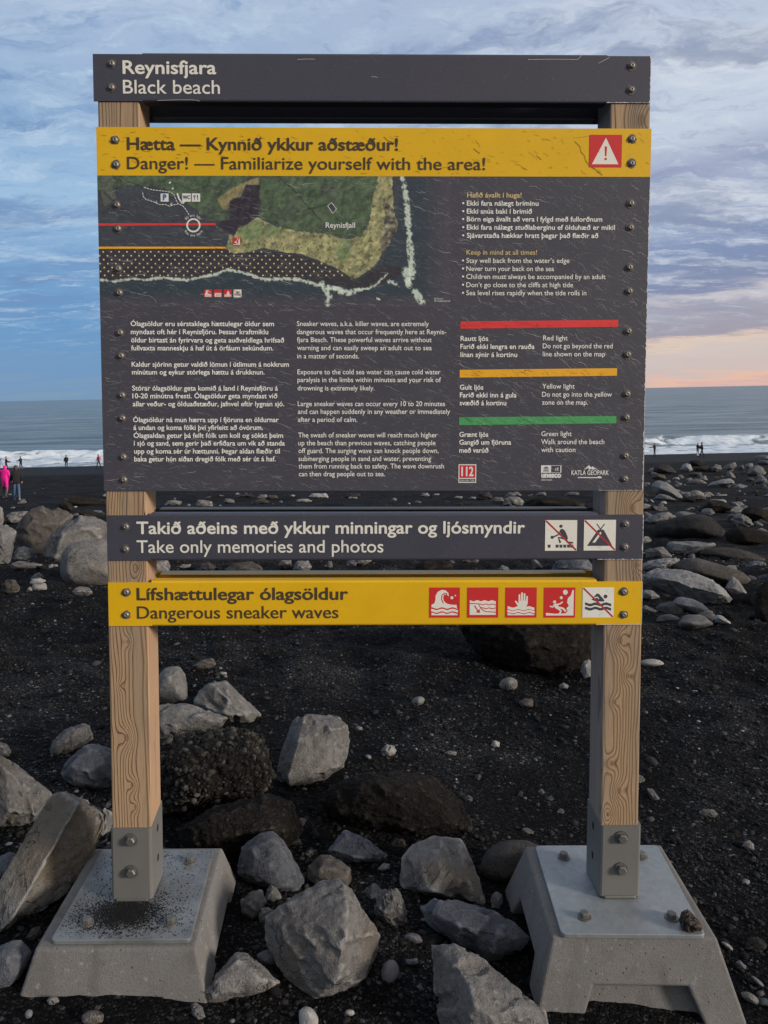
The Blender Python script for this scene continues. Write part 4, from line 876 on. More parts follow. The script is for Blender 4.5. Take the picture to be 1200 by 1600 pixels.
def skin_hull(P, det, rough, seed, smooth_it=2, chips_n=0):
    """fine surface over the convex hull of points P (centred), with fractured-stone relief"""
    bm = bmesh.new()
    for q in P: bm.verts.new(q)
    r = bmesh.ops.convex_hull(bm, input=bm.verts)
    bmesh.ops.delete(bm, geom=[g for g in r['geom_interior'] if isinstance(g, bmesh.types.BMVert)], context='VERTS')
    tree = BVHTree.FromBMesh(bm); P = np.array(P)
    cov = np.cov(P.T); w, ax = np.linalg.eigh(cov); ext = np.sqrt(np.maximum(w, 1e-8)); ext = np.maximum(ext, ext.max()*.30)
    ax = ax*(1 if np.linalg.det(ax) > 0 else -1)
    V, F = ICO[det]; D = (V*ext) @ ax.T; c = Vector(P.mean(0)); out = np.zeros_like(V); size = float(np.linalg.norm(P.max(0)-P.min(0)))
    for i, q in enumerate(D):
        dv = Vector(q).normalized(); h = tree.ray_cast(c, dv)
        out[i] = h[0] if h[0] is not None else c + dv*size*.3
    bm.free()
    E_ = neighbours(F, len(V)); cnt = np.bincount(E_.ravel(), minlength=len(V)).astype(float)
    def relax(X, n_):
        for _ in range(n_):
            acc = np.zeros_like(X); np.add.at(acc, E_[:, 0], X[E_[:, 1]]); np.add.at(acc, E_[:, 1], X[E_[:, 0]]); X = X*.5 + .5*acc/cnt[:, None]
        return X
    out = relax(out, smooth_it); c = np.array(c); rs_ = np.random.RandomState(seed)
    for _ in range(chips_n):                 # broken-off corners: planes that shave the hull
        dv = rs_.normal(size=3); dv /= np.linalg.norm(dv); pr = (out-c) @ dv; lim = pr.max()*rs_.uniform(.86, .96)
        m_ = pr > lim; out[m_] = c + (out[m_]-c)*(lim/pr[m_])[:, None]
    fn = np.cross(out[F[:, 1]]-out[F[:, 0]], out[F[:, 2]]-out[F[:, 0]]); N = np.zeros_like(out)
    for j in range(3): np.add.at(N, F[:, j], fn)
    N /= np.linalg.norm(N, axis=1)[:, None]+1e-12
    o3 = Vector((seed*3.17 % 50, seed*7.31 % 50, seed*1.77 % 50)); f1, f2 = 3.2/size, 13./size
    sd = Vector(rs_.normal(size=3)).normalized()          # bedding direction of the stone
    for i in range(len(out)):
        q = Vector(out[i])
        a = mnoise.fractal(q*f1+o3, .8, 2.1, 3); c_ = mnoise.fractal(q*f2*1.8+o3, .7, 2.2, 3); dd_ = .34*a + .34*c_
        if det >= 4:
            dd_ += .20*(mnoise.ridged_multi_fractal(q*f2*.6+o3, .9, 2.2, 3, 1., 2.) - 1.2)
            if chips_n:                      # fracture ledges
                b_ = mnoise.fractal(q*f1*1.3+sd*(q.dot(sd)*f1*2.2)+o3*1.7, .9, 2.1, 2)
                dd_ -= .85*min(1, max(0, (b_-.22)*22)) + .7*min(1, max(0, (b_-.48)*24))
        out[i] += N[i]*size*rough*dd_
    return out, F
ROCKS = []
NEWEL = {}
def add_mesh_rock(name, V, F, base_pt, mat, label, cat, group, extra=None):
    o = np_mesh(name, V - base_pt, F, mat); o.location = base_pt
    tag(o, label, cat, group); ROCKS.append(o); return o
_seed = [0]
def R(reg, pts, label, tone='grey', ridge=None, det=5, name='boulder', cat=None, group=None, sink=.14, rough=.020, level=None, thick=.55, full=.28, smooth=0, push=0., ledge=None, chips=None):
    """a rock whose seen outline is given on the photo; it stands where its foot meets the beach and has real thickness towards and away from the camera"""
    _seed[0] += 1; rnd = random.Random(_seed[0]*13)
    ox, oy, sc = REG[reg]; px_ = [(ox+x/sc, oy+y/sc) for x, y in pts]
    vmax = max(v for u, v in px_); vmin = min(v for u, v in px_); ub = np.mean([u for u, v in px_ if v > vmax-.25*(vmax-vmin)])
    cu = np.mean([u for u, v in px_]); cv = (vmax+vmin)/2
    G = hit(ub, vmax - sink*(vmax-vmin), level); n = ray(cu, cv); n /= np.linalg.norm(n)
    dist = (G-CAM) @ n + push
    def at(u, v, dd=0.): q = ray(u, v); return CAM + q*((dist+dd)/(q @ n))
    W_ = np.linalg.norm(at(max(u for u, v in px_), cv) - at(min(u for u, v in px_), cv)); H_ = np.linalg.norm(at(cu, vmax) - at(cu, vmin)); w = min(W_, H_*1.5) 
    P = [at(u, v, rnd.uniform(-.04, .04)*w) for u, v in px_]
    mid = lambda f: [(cu+(u-cu)*f, cv+(v-cv)*f) for u, v in px_]
    if ridge:
        for x, y, dd in ridge: P.append(at(ox+x/sc, oy+y/sc, -dd*w))
    else:
        for _ in range(3): q = rnd.choice(px_); f = rnd.uniform(.15, .5); P.append(at(cu+(q[0]-cu)*f, cv+(q[1]-cv)*f, -rnd.uniform(.30, .46)*w))
    if full: P += [at(u, v, -full*w*rnd.uniform(.6, 1.)) for u, v in mid(.72)]
    P += [at(u, v, thick*w*.55*rnd.uniform(.8, 1.1)) for u, v in mid(.86)] + [at(u, v, thick*w*rnd.uniform(.8, 1.1)) for u, v in mid(.45)]
    V, F = skin_hull([tuple(q) for q in P], det, rough, _seed[0], smooth, (5 if chips is None else chips) if smooth < 3 else 0)
    for (x0, y0), (x1, y1), dep in (ledge or []):       # a split face set back along a line
        q = (V-CAM) @ RC; uu = PU+FPX*q[:, 0]/-q[:, 2]; vv = PV-FPX*q[:, 1]/-q[:, 2]
        a0, b0, a1, b1 = ox+x0/sc, oy+y0/sc, ox+x1/sc, oy+y1/sc; ln = math.hypot(a1-a0, b1-b0)
        sdist = ((uu-a0)*(b1-b0) - (vv-b0)*(a1-a0))/ln + 3*(vn(uu*.12, vv*.12, 5)-.5); t_ = ((uu-a0)*(a1-a0)+(vv-b0)*(b1-b0))/ln/ln
        fr_ = ((V-CAM) @ n) < dist + .02*w
        k_ = np.clip(sdist/2.2, 0, 1)*np.clip((t_+.08)*9, 0, 1)*np.clip((1.08-t_)*9, 0, 1)*np.clip(1.25-sdist/(.42*w*FPX/dist), 0, 1)
        V = V + (k_*fr_*dep*w)[:, None]*n[None]
    base = np.array([V[:, 0].mean(), V[:, 1].mean(), V[:, 2].min()])
    return add_mesh_rock(name, V, F, base, TONE[tone] if isinstance(tone, str) else tone, label, cat or name, group)

# --- between the feet, close to the camera
R(7, [(240,345),(330,285),(430,228),(485,222),(530,250),(590,340),(635,410),(632,480),(600,545),(530,590),(465,612),(390,628),(345,590),(300,540),(245,440)], 'largest grey boulder between the concrete feet with a pale split right face', 'warm', [(512,240,.10),(518,330,.34),(512,430,.44),(480,560,.42),(470,600,.36),(350,420,.30),(330,300,.12)], det=6, full=.0, chips=2, rough=.016, ledge=[((505,440),(535,560),.07)])
R(7, [(150,185),(165,115),(225,65),(275,57),(300,80),(340,150),(390,240),(350,268),(310,278),(200,250),(148,205)], 'blue grey angular boulder right beside the foot with the sandy plate', 'blue', [(280,90,.15),(260,180,.38),(300,250,.3),(180,180,.2)])
R(7, [(440,125),(515,55),(590,90),(672,152),(640,165),(545,182),(470,150)], 'flat pointed blue grey rock with a sharp tip behind the largest boulder', 'blue', [(520,62,.05),(550,150,.35),(600,130,.3)], sink=.15)
R(7, [(692,230),(700,150),(740,105),(810,76),(905,88),(925,130),(960,220),(985,310),(880,290),(760,275),(700,250)], 'blocky brown grey boulder with cracked top beside the second foot', 'warm', [(822,112,.22),(810,200,.40),(800,265,.36),(905,120,.1),(930,240,.2)], full=.03)
R(7, [(800,440),(880,438),(960,480),(1060,590),(1185,660),(1197,720),(1100,800),(950,820),(850,790),(815,640)], 'big sloping dark grey boulder at the bottom edge beside the second foot', 'grey', [(890,450,.12),(930,560,.36),(960,700,.42),(1080,650,.25)], det=6, full=.03)
R(7, [(765,320),(810,282),(880,290),(960,310),(1050,340),(1140,420),(1100,465),(1040,490),(1000,508),(900,450),(790,380)], 'long flat blue grey boulder leaning against the second foot', 'blue', [(830,300,.15),(900,380,.4),(1040,400,.36)])
R(7, [(605,310),(620,275),(640,255),(690,250),(705,290),(720,330),(725,370),(690,395),(640,380),(615,350)], 'small lumpy grey stone with round holes right of the largest boulder', 'grey', det=5, name='stone', rough=.045)
R(7, [(385,180),(430,140),(480,140),(535,190),(545,250),(480,268),(420,262),(385,220)], 'low brown grey stone tucked behind the largest boulder', 'brown_grey', det=4, name='stone', rough=.035)
R(7, [(15,610),(80,540),(150,465),(190,470),(250,520),(305,570),(230,605),(85,645),(30,640)], 'wedge shaped pale brown stone in front of the first foot', 'warm', [(160,475,.1),(120,560,.3),(230,560,.3)], name='stone', sink=.15)
R(7, [(210,475),(250,455),(290,470),(300,500),(270,517),(230,508)], 'small oval blue grey stone lying on the wedge shaped stone', 'blue', det=4, name='stone', smooth=6, rough=.01)
R(7, [(628,540),(640,500),(670,482),(695,505),(697,540),(680,570),(655,578),(634,565)], 'pale egg shaped pebble right of the largest boulder', 'purple', det=4, name='stone', smooth=14, rough=.004)
R(7, [(705,410),(735,397),(765,408),(776,430),(770,442),(740,440),(715,428)], 'flat mauve pebble below the stone with holes', 'purple', det=4, name='stone', smooth=14, rough=.004)
R(7, [(160,290),(200,262),(235,252),(252,300),(235,340),(200,362),(165,335)], 'dark grey cobble beside the corner of the first foot', 'grey', det=4, name='stone')
R(7, [(240,300),(250,255),(265,235),(285,250),(303,285),(270,305)], 'small upright grey stone wedged beside the largest boulder', 'grey', det=4, name='stone')
R(7, [(222,345),(232,318),(262,315),(275,345),(250,372),(226,368)], 'small grey stone under the edge of the largest boulder', 'grey', det=4, name='stone')
R(7, [(355,660),(380,642),(405,652),(427,685),(425,715),(390,735),(355,720)], 'rounded pale stone at the bottom edge below the largest boulder', 'pale', det=4, name='stone', smooth=10, rough=.008)
R(7, [(955,195),(980,130),(1015,102),(1060,88),(1120,88),(1170,108),(1175,160),(1120,215),(1040,240),(980,225)], 'smooth round brown boulder behind the second foot', 'brown_grey', smooth=8, rough=.01)
R(7, [(1000,290),(1005,272),(1020,262),(1040,275),(1040,305),(1030,328),(1002,325)], 'tiny upright pale stone next to the second foot', 'grey', det=4, name='stone')
R(7, [(715,490),(755,486),(758,505),(735,514),(714,506)], 'tiny flat blue slate under the mauve pebble', 'blue', det=3, name='stone')
R(7, [(510,662),(525,654),(545,660),(548,676),(530,685),(512,678)], 'tiny pale round pebble below the largest boulder', 'pale', det=3, name='stone', smooth=6, rough=.005)
R(7, [(618,190),(640,168),(665,172),(662,190),(640,198)], 'thin grey chip beside the flat pointed rock', 'grey', det=3, name='stone')
# --- behind the first post
R(6, [(85,160),(110,130),(150,120),(185,122),(212,165),(222,230),(220,290),(150,315),(70,305),(60,220)], 'upright rounded grey boulder standing behind the first post', 'warm', smooth=4)
R(6, [(50,310),(140,292),(230,300),(320,335),(440,372),(420,395),(320,432),(200,450),(70,465),(45,400)], 'flat topped grey rock lying on the pebbly conglomerate boulder', 'grey', [(240,312,.1),(260,350,.4),(330,360,.38),(150,400,.35)], push=-.12)
R(6, [(235,285),(270,235),(325,200),(360,205),(400,190),(470,260),(575,355),(560,375),(500,405),(400,385),(300,340)], 'pointed light grey boulder behind the conglomerate boulder', 'warm', [(330,205,.15),(400,195,.08),(410,280,.32),(520,360,.26),(400,350,.35)], full=.03)
R(6, [(620,690),(632,620),(650,560),(680,470),(710,380),(740,355),(775,345),(835,372),(890,352),(930,360),(970,400),(980,480),(968,540),(950,600),(860,660),(725,705)], 'jagged upright grey boulder with a notched top beside the conglomerate boulder', 'warm', [(772,352,.10),(740,470,.36),(690,640,.40),(700,680,.36),(900,420,.30),(930,590,.22)], full=.0, det=6, chips=1)
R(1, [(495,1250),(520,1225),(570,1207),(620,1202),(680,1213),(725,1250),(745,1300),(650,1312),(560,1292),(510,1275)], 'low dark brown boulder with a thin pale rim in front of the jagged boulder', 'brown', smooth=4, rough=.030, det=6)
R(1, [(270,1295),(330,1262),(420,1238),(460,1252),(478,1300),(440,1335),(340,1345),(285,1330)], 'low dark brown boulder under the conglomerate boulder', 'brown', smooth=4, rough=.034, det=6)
R(4, [(290,780),(330,710),(400,640),(460,612),(520,597),(560,615),(578,650),(583,700),(500,740),(420,800),(340,820)], 'pale wedge of rock upper one of two left of the first post', 'grey', [(530,630,.2),(450,690,.36),(540,700,.2)])
R(4, [(368,910),(400,860),(430,820),(540,720),(620,725),(700,755),(745,830),(750,960),(700,1020),(620,1035),(560,990),(420,985)], 'blue grey rounded boulder touching the first post, below the pale wedge', 'blue', [(560,770,.25),(540,900,.4),(640,850,.36)])
R(4, [(-120,720),(0,800),(60,835),(130,880),(230,960),(330,1045),(290,1130),(200,1240),(60,1280),(-120,1320)], 'big grey boulder at the picture edge behind the split slab', 'warm', [(40,900,.30),(180,1010,.34),(60,1160,.42),(220,1180,.25)], det=6, full=.03)
R(4, [(-40,740),(0,715),(40,728),(72,770),(60,810),(10,820),(-40,810)], 'small round stone at the picture edge above the big grey boulder', 'grey', det=4, name='stone')
R(5, [(-70,640),(0,460),(60,370),(150,220),(245,60),(290,50),(410,90),(500,155),(490,220),(450,320),(310,530),(180,620),(60,700),(-70,780)], 'long split slab of layered rock leaning on the first foot', 'slab', [(300,58,.10),(370,102,.22),(290,260,.26),(180,460,.26),(60,640,.22),(470,190,.10)], det=6, full=.04, rough=.016, thick=.45, chips=0, ledge=[((385,80),(60,650),.13),((470,110),(440,330),.05)])
R(5, [(472,140),(490,122),(530,150),(530,215),(500,270),(452,315),(462,230)], 'thin broken sliver behind the top of the split slab', 'slab', det=4, name='stone', push=.05)
R(5, [(-40,380),(0,350),(50,330),(88,345),(95,380),(60,430),(0,475),(-40,470)], 'smooth round blue stone at the picture edge under the split slab', 'blue', det=5, name='stone', smooth=10, rough=.008)
R(5, [(-40,800),(0,770),(60,745),(100,742),(155,800),(130,860),(90,930),(30,980),(-40,990)], 'blue grey boulder in the bottom corner in front of the split slab', 'blue', smooth=5, rough=.014)
R(5, [(120,740),(150,690),(190,680),(195,720),(160,760)], 'small brown stone between the split slab and the first foot', 'brown_grey', det=4, name='stone')
R(5, [(215,1030),(235,1008),(270,1010),(282,1035),(255,1056),(225,1052)], 'small pale pitted pebble in front of the first foot', 'warm', det=4, name='stone', smooth=6, rough=.01)
R(5, [(380,1100),(410,1075),(460,1072),(492,1095),(485,1140),(420,1150),(380,1140)], 'flat round grey pebble at the bottom edge in front of the first foot', 'warm', det=4, name='stone', smooth=6, rough=.012)
R(5, [(112,1090),(130,1065),(155,1070),(158,1100),(135,1120),(115,1115)], 'dark blue pebble at the bottom edge in front of the first foot', 'blue', det=3, name='stone', smooth=6, rough=.01)
R(5, [(895,1050),(915,1035),(950,1060),(965,1110),(930,1125),(900,1100)], 'small dark grey stone at the bottom edge by the wedge shaped stone', 'grey', det=4, name='stone')
R(15, [(0,300),(10,220),(60,165),(110,160),(160,200),(250,290),(310,400),(290,440),(200,470),(100,470),(20,400)], 'small rusty brown stone sitting on the corner of the steel plate', 'rust', det=5, name='stone', level=ORG[2]+ZP-.62*0+.0-.016, rough=.04, sink=.04, thick=.5)
R(15, [(520,560),(580,570),(650,610),(695,670),(680,695),(620,670),(560,630)], 'pale flat pebble at the upper edge of the second foot', 'pale', det=4, name='stone', smooth=12, rough=.004)
R(15, [(755,1210),(800,1180),(900,1195),(990,1260),(1028,1330),(1000,1375),(900,1350),(800,1290)], 'large pale oval pebble beside the second foot', 'warm', det=4, name='stone', smooth=14, rough=.004)
R(15, [(890,975),(960,1010),(1040,1070),(1085,1130),(1060,1160),(980,1110),(920,1050)], 'slim mauve pebble above the large pale oval pebble', 'purple', det=4, name='stone', smooth=12, rough=.004)
R(15, [(700,830),(770,800),(850,880),(840,920),(760,900)], 'blue grey flake of stone beside the second foot', 'blue', det=3, name='stone')
# conglomerate boulder: dark matrix with many pebbles stuck in it (one object)
def conglomerate():
    o = R(6, [(60,480),(120,450),(200,440),(380,412),(470,415),(520,430),(565,465),(590,500),(612,590),(625,660),(590,720),(480,780),(380,805),(250,812),(80,850),(50,700)], 'dark conglomerate boulder full of small pebbles behind the first post', 'brown', [(300,520,.4),(450,600,.44),(250,700,.44),(150,560,.4)], det=5, rough=.03, smooth=5)
    rr = random.Random(4); me = o.data; V = np.array([v.co[:] for v in me.vertices]); N = np.array([v.normal[:] for v in me.vertices]); F = np.array([p.vertices[:] for p in me.polygons])
    toc = CAM - np.array(o.location); side = [i for i in range(len(V)) if N[i] @ (toc-V[i]) > -.05]
    bv, bf = ICO[1]; AV = [V]; AF = [F]; b_ = len(V); cols = [np.tile(np.array([[.011,.009,.0075]]), (len(V), 1))*np.random.RandomState(1).uniform(.6, 1.5, (len(V), 1))]
    for _ in range(2600):
        i = rr.choice(side); s_ = (.0030 + .0125*rr.random()**4); q = Rz(rr.uniform(0, 6.3)) @ Rx(rr.uniform(0, 6.3))
        pv = (bv*np.array([s_*rr.uniform(.8, 1.4), s_*rr.uniform(.7, 1.2), s_*rr.uniform(.5, .8)])) @ q.T + V[i] + N[i]*s_*.05
        AV.append(pv); AF.append(bf+b_); b_ += len(bv); g = rr.choice([.008, .012, .018, .025, .035, .05, .09, .02, .015, .03]); cols.append(np.tile(np.array([[g*1.1, g, g*.85]]), (len(bv), 1)))
    n = np_mesh('boulder', np.concatenate(AV), np.concatenate(AF), M['pebble'], np.concatenate(cols)); o.data = n.data; bpy.data.objects.remove(n)
conglomerate()
# --- big dark brown boulder behind the second post
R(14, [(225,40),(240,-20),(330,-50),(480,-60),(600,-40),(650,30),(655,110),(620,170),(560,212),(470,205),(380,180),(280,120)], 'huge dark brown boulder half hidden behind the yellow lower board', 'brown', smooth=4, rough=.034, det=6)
R(14, [(355,225),(365,202),(395,192),(418,205),(420,228),(405,240),(370,240)], 'pale grey round pebble in front of the huge dark brown boulder', 'warm', det=4, name='stone', smooth=8, rough=.006)
R(14, [(82,275),(95,258),(118,254),(130,265),(122,282),(100,288)], 'pale oval pebble alone on the sand between the posts', 'pale', det=4, name='stone', smooth=8, rough=.006)
R(14, [(612,180),(622,145),(645,140),(660,170),(650,205),(625,205)], 'pale angular stone behind the second post', 'pale', det=4, name='stone')
R(14, [(796,145),(830,137),(865,142),(882,158),(860,167),(800,165)], 'white flat stone on the sand right beside the second post', 'pale', det=4, name='stone', smooth=6, rough=.01)
R(14, [(545,222),(560,212),(578,222),(575,235),(552,236)], 'small grey chip on the sand behind the second post', 'grey', det=3, name='stone')
R(14, [(418,275),(440,260),(468,268),(465,290),(430,292)], 'small brown cobble below the huge dark brown boulder', 'brown_grey', det=3, name='stone')
R(14, [(332,408),(345,392),(362,400),(360,415),(340,418)], 'small white chip in the middle of the sand', 'pale', det=3, name='stone')
R(14, [(188,432),(205,424),(228,430),(225,442),(195,442)], 'small grey flat stone lying near the middle of the sand', 'grey', det=3, name='stone')
R(14, [(-8,425),(5,405),(30,408),(42,430),(20,448),(-5,445)], 'broken quartz like stone right of the jagged boulder', 'pale', det=4, name='stone', rough=.05)
R(14, [(985,620),(995,608),(1030,608),(1044,625),(1035,637),(995,636)], 'square grey stone on the sand beyond the second post', 'grey', det=4, name='stone')
R(16, [(728,1560),(740,1530),(780,1520),(815,1550),(820,1590),(770,1600)], 'rough grey stone on the sand above the large pale oval pebble', 'grey', det=4, name='stone')
R(16, [(238,438),(250,426),(275,426),(286,436),(270,446)], 'pink pebble on the sand beyond the second post', 'pink', det=3, name='stone', smooth=6, rough=.005)
R(16, [(362,462),(380,448),(410,452),(412,466),(385,472)], 'white chip beside the pink pebble', 'pale', det=3, name='stone')
R(16, [(710,740),(728,732),(748,738),(740,748),(716,748)], 'white pebble far right of the pink pebble', 'pale', det=3, name='stone')
R(6, [(240,120),(290,90),(340,85),(355,115),(320,140),(260,140)], 'weathered low grey stone behind the pointed light boulder', 'brown_grey', det=4, name='stone')
R(6, [(362,158),(375,148),(400,150),(406,160),(380,166)], 'white chip lying behind the pointed light boulder', 'pale', det=3, name='stone')
R(6, [(1005,410),(1020,402),(1038,408),(1040,422),(1015,428)], 'ochre pebble right of the jagged boulder', 'slab', det=3, name='stone')
R(6, [(1045,545),(1060,534),(1082,542),(1082,560),(1060,562)], 'small smooth grey pebble right of the jagged boulder', 'purple', det=3, name='stone', smooth=6, rough=.005)
# --- pile on the far left
R(2, [(80,935),(112,870),(160,805),(215,765),(270,748),(360,770),(420,795),(460,820),(440,850),(390,900),(360,1060),(270,1110),(150,1060)], 'tallest dark boulder of the pile left of the sign', 'brown_grey', [(250,830,.36),(330,850,.3),(180,880,.3)], push=.6)
R(2, [(265,1080),(275,1010),(300,960),(380,880),(440,850),(500,820),(600,832),(680,865),(720,920),(700,1010),(500,1010),(400,1040),(330,1100),(280,1150)], 'pale brown boulder in the pile with a sunlit top', 'warm', [(520,835,.1),(510,900,.35),(360,960,.35),(600,900,.3)], push=.25)
R(2, [(370,1190),(372,1110),(385,1050),(430,1000),(520,972),(680,975),(740,1040),(740,1200),(700,1268),(560,1275),(440,1277),(400,1240)], 'big smooth light grey boulder beside the first post with black specks', 'warm', smooth=5, rough=.010, det=5, full=.35)
R(2, [(-60,880),(0,872),(40,875),(108,902),(75,960),(80,1050),(60,1130),(-60,1160)], 'dark grey boulder of the pile at the picture edge', 'grey')
R(2, [(70,1100),(85,1055),(110,1020),(150,1012),(200,1030),(240,1052),(240,1105),(150,1115)], 'blue grey block in the pile, upper one of two in the gap', 'blue', [(120,1035,.2),(170,1080,.35)], push=.2)
R(2, [(58,1135),(85,1110),(130,1105),(210,1115),(275,1128),(240,1150),(180,1158),(80,1157)], 'low grey block in the pile under the blue grey block', 'grey', det=4)
R(2, [(180,1232),(195,1208),(220,1185),(250,1175),(275,1200),(285,1232),(230,1240)], 'grey topmost stone of the little stack below the pile', 'grey', det=4, name='stone', push=.12)
R(2, [(180,1245),(200,1218),(250,1210),(285,1225),(290,1250),(200,1258)], 'middle flat stone of the little stack below the pile', 'pale', det=4, name='stone', push=.05)
R(2, [(195,1275),(205,1248),(290,1242),(297,1290),(230,1296),(200,1290)], 'pale lowest stone of the little stack below the pile', 'pale', det=4, name='stone')
R(2, [(443,1303),(465,1275),(500,1263),(555,1270),(586,1305),(545,1326),(460,1322)], 'half pale half dark stone at the foot of the big smooth boulder', 'grey', det=4, name='stone', rough=.03)
R(2, [(-40,780),(0,765),(18,775),(26,850),(15,885),(-40,900)], 'pale stone at the picture edge on top of the pile', 'warm', det=4)
R(2, [(18,850),(45,812),(90,797),(178,795),(165,835),(110,875),(50,880)], 'streaked grey rock behind the tallest dark boulder', 'grey', det=4, rough=.05)
R(2, [(10,1250),(45,1220),(95,1225),(130,1270),(120,1310),(50,1320),(15,1300)], 'rough brown cobble lying left of the little stack', 'brown_grey', det=4, name='stone', rough=.05)
R(2, [(165,1285),(185,1265),(200,1275),(205,1295),(180,1298)], 'tiny round cobble leaning on the little stack', 'grey', det=3, name='stone')
R(2, [(375,720),(440,700),(560,705),(690,725),(700,760),(560,770),(430,755)], 'flat dark brown boulder behind the pile', 'brown', det=4, smooth=5)
R(2, [(350,745),(400,725),(450,750),(478,790),(460,812),(400,808)], 'small dark brown boulder touching the tallest boulder', 'brown', det=4, smooth=5, push=.4)
R(2, [(475,795),(540,783),(620,800),(670,838),(600,852),(500,830)], 'low dark brown boulder behind the sunlit pale brown boulder', 'brown', det=4, smooth=5, push=.6)
R(2, [(636,702),(650,688),(690,678),(700,710),(660,712)], 'white topped stone behind the first post', 'pale', det=4, name='stone')
R(2, [(620,852),(650,838),(700,845),(700,870),(630,865)], 'grey flat stone behind the big smooth boulder', 'grey', det=4, name='stone', push=.8)
R(2, [(458,768),(470,762),(485,766),(480,775),(462,775)], 'white pebble between the dark brown boulders', 'pale', det=3, name='stone')
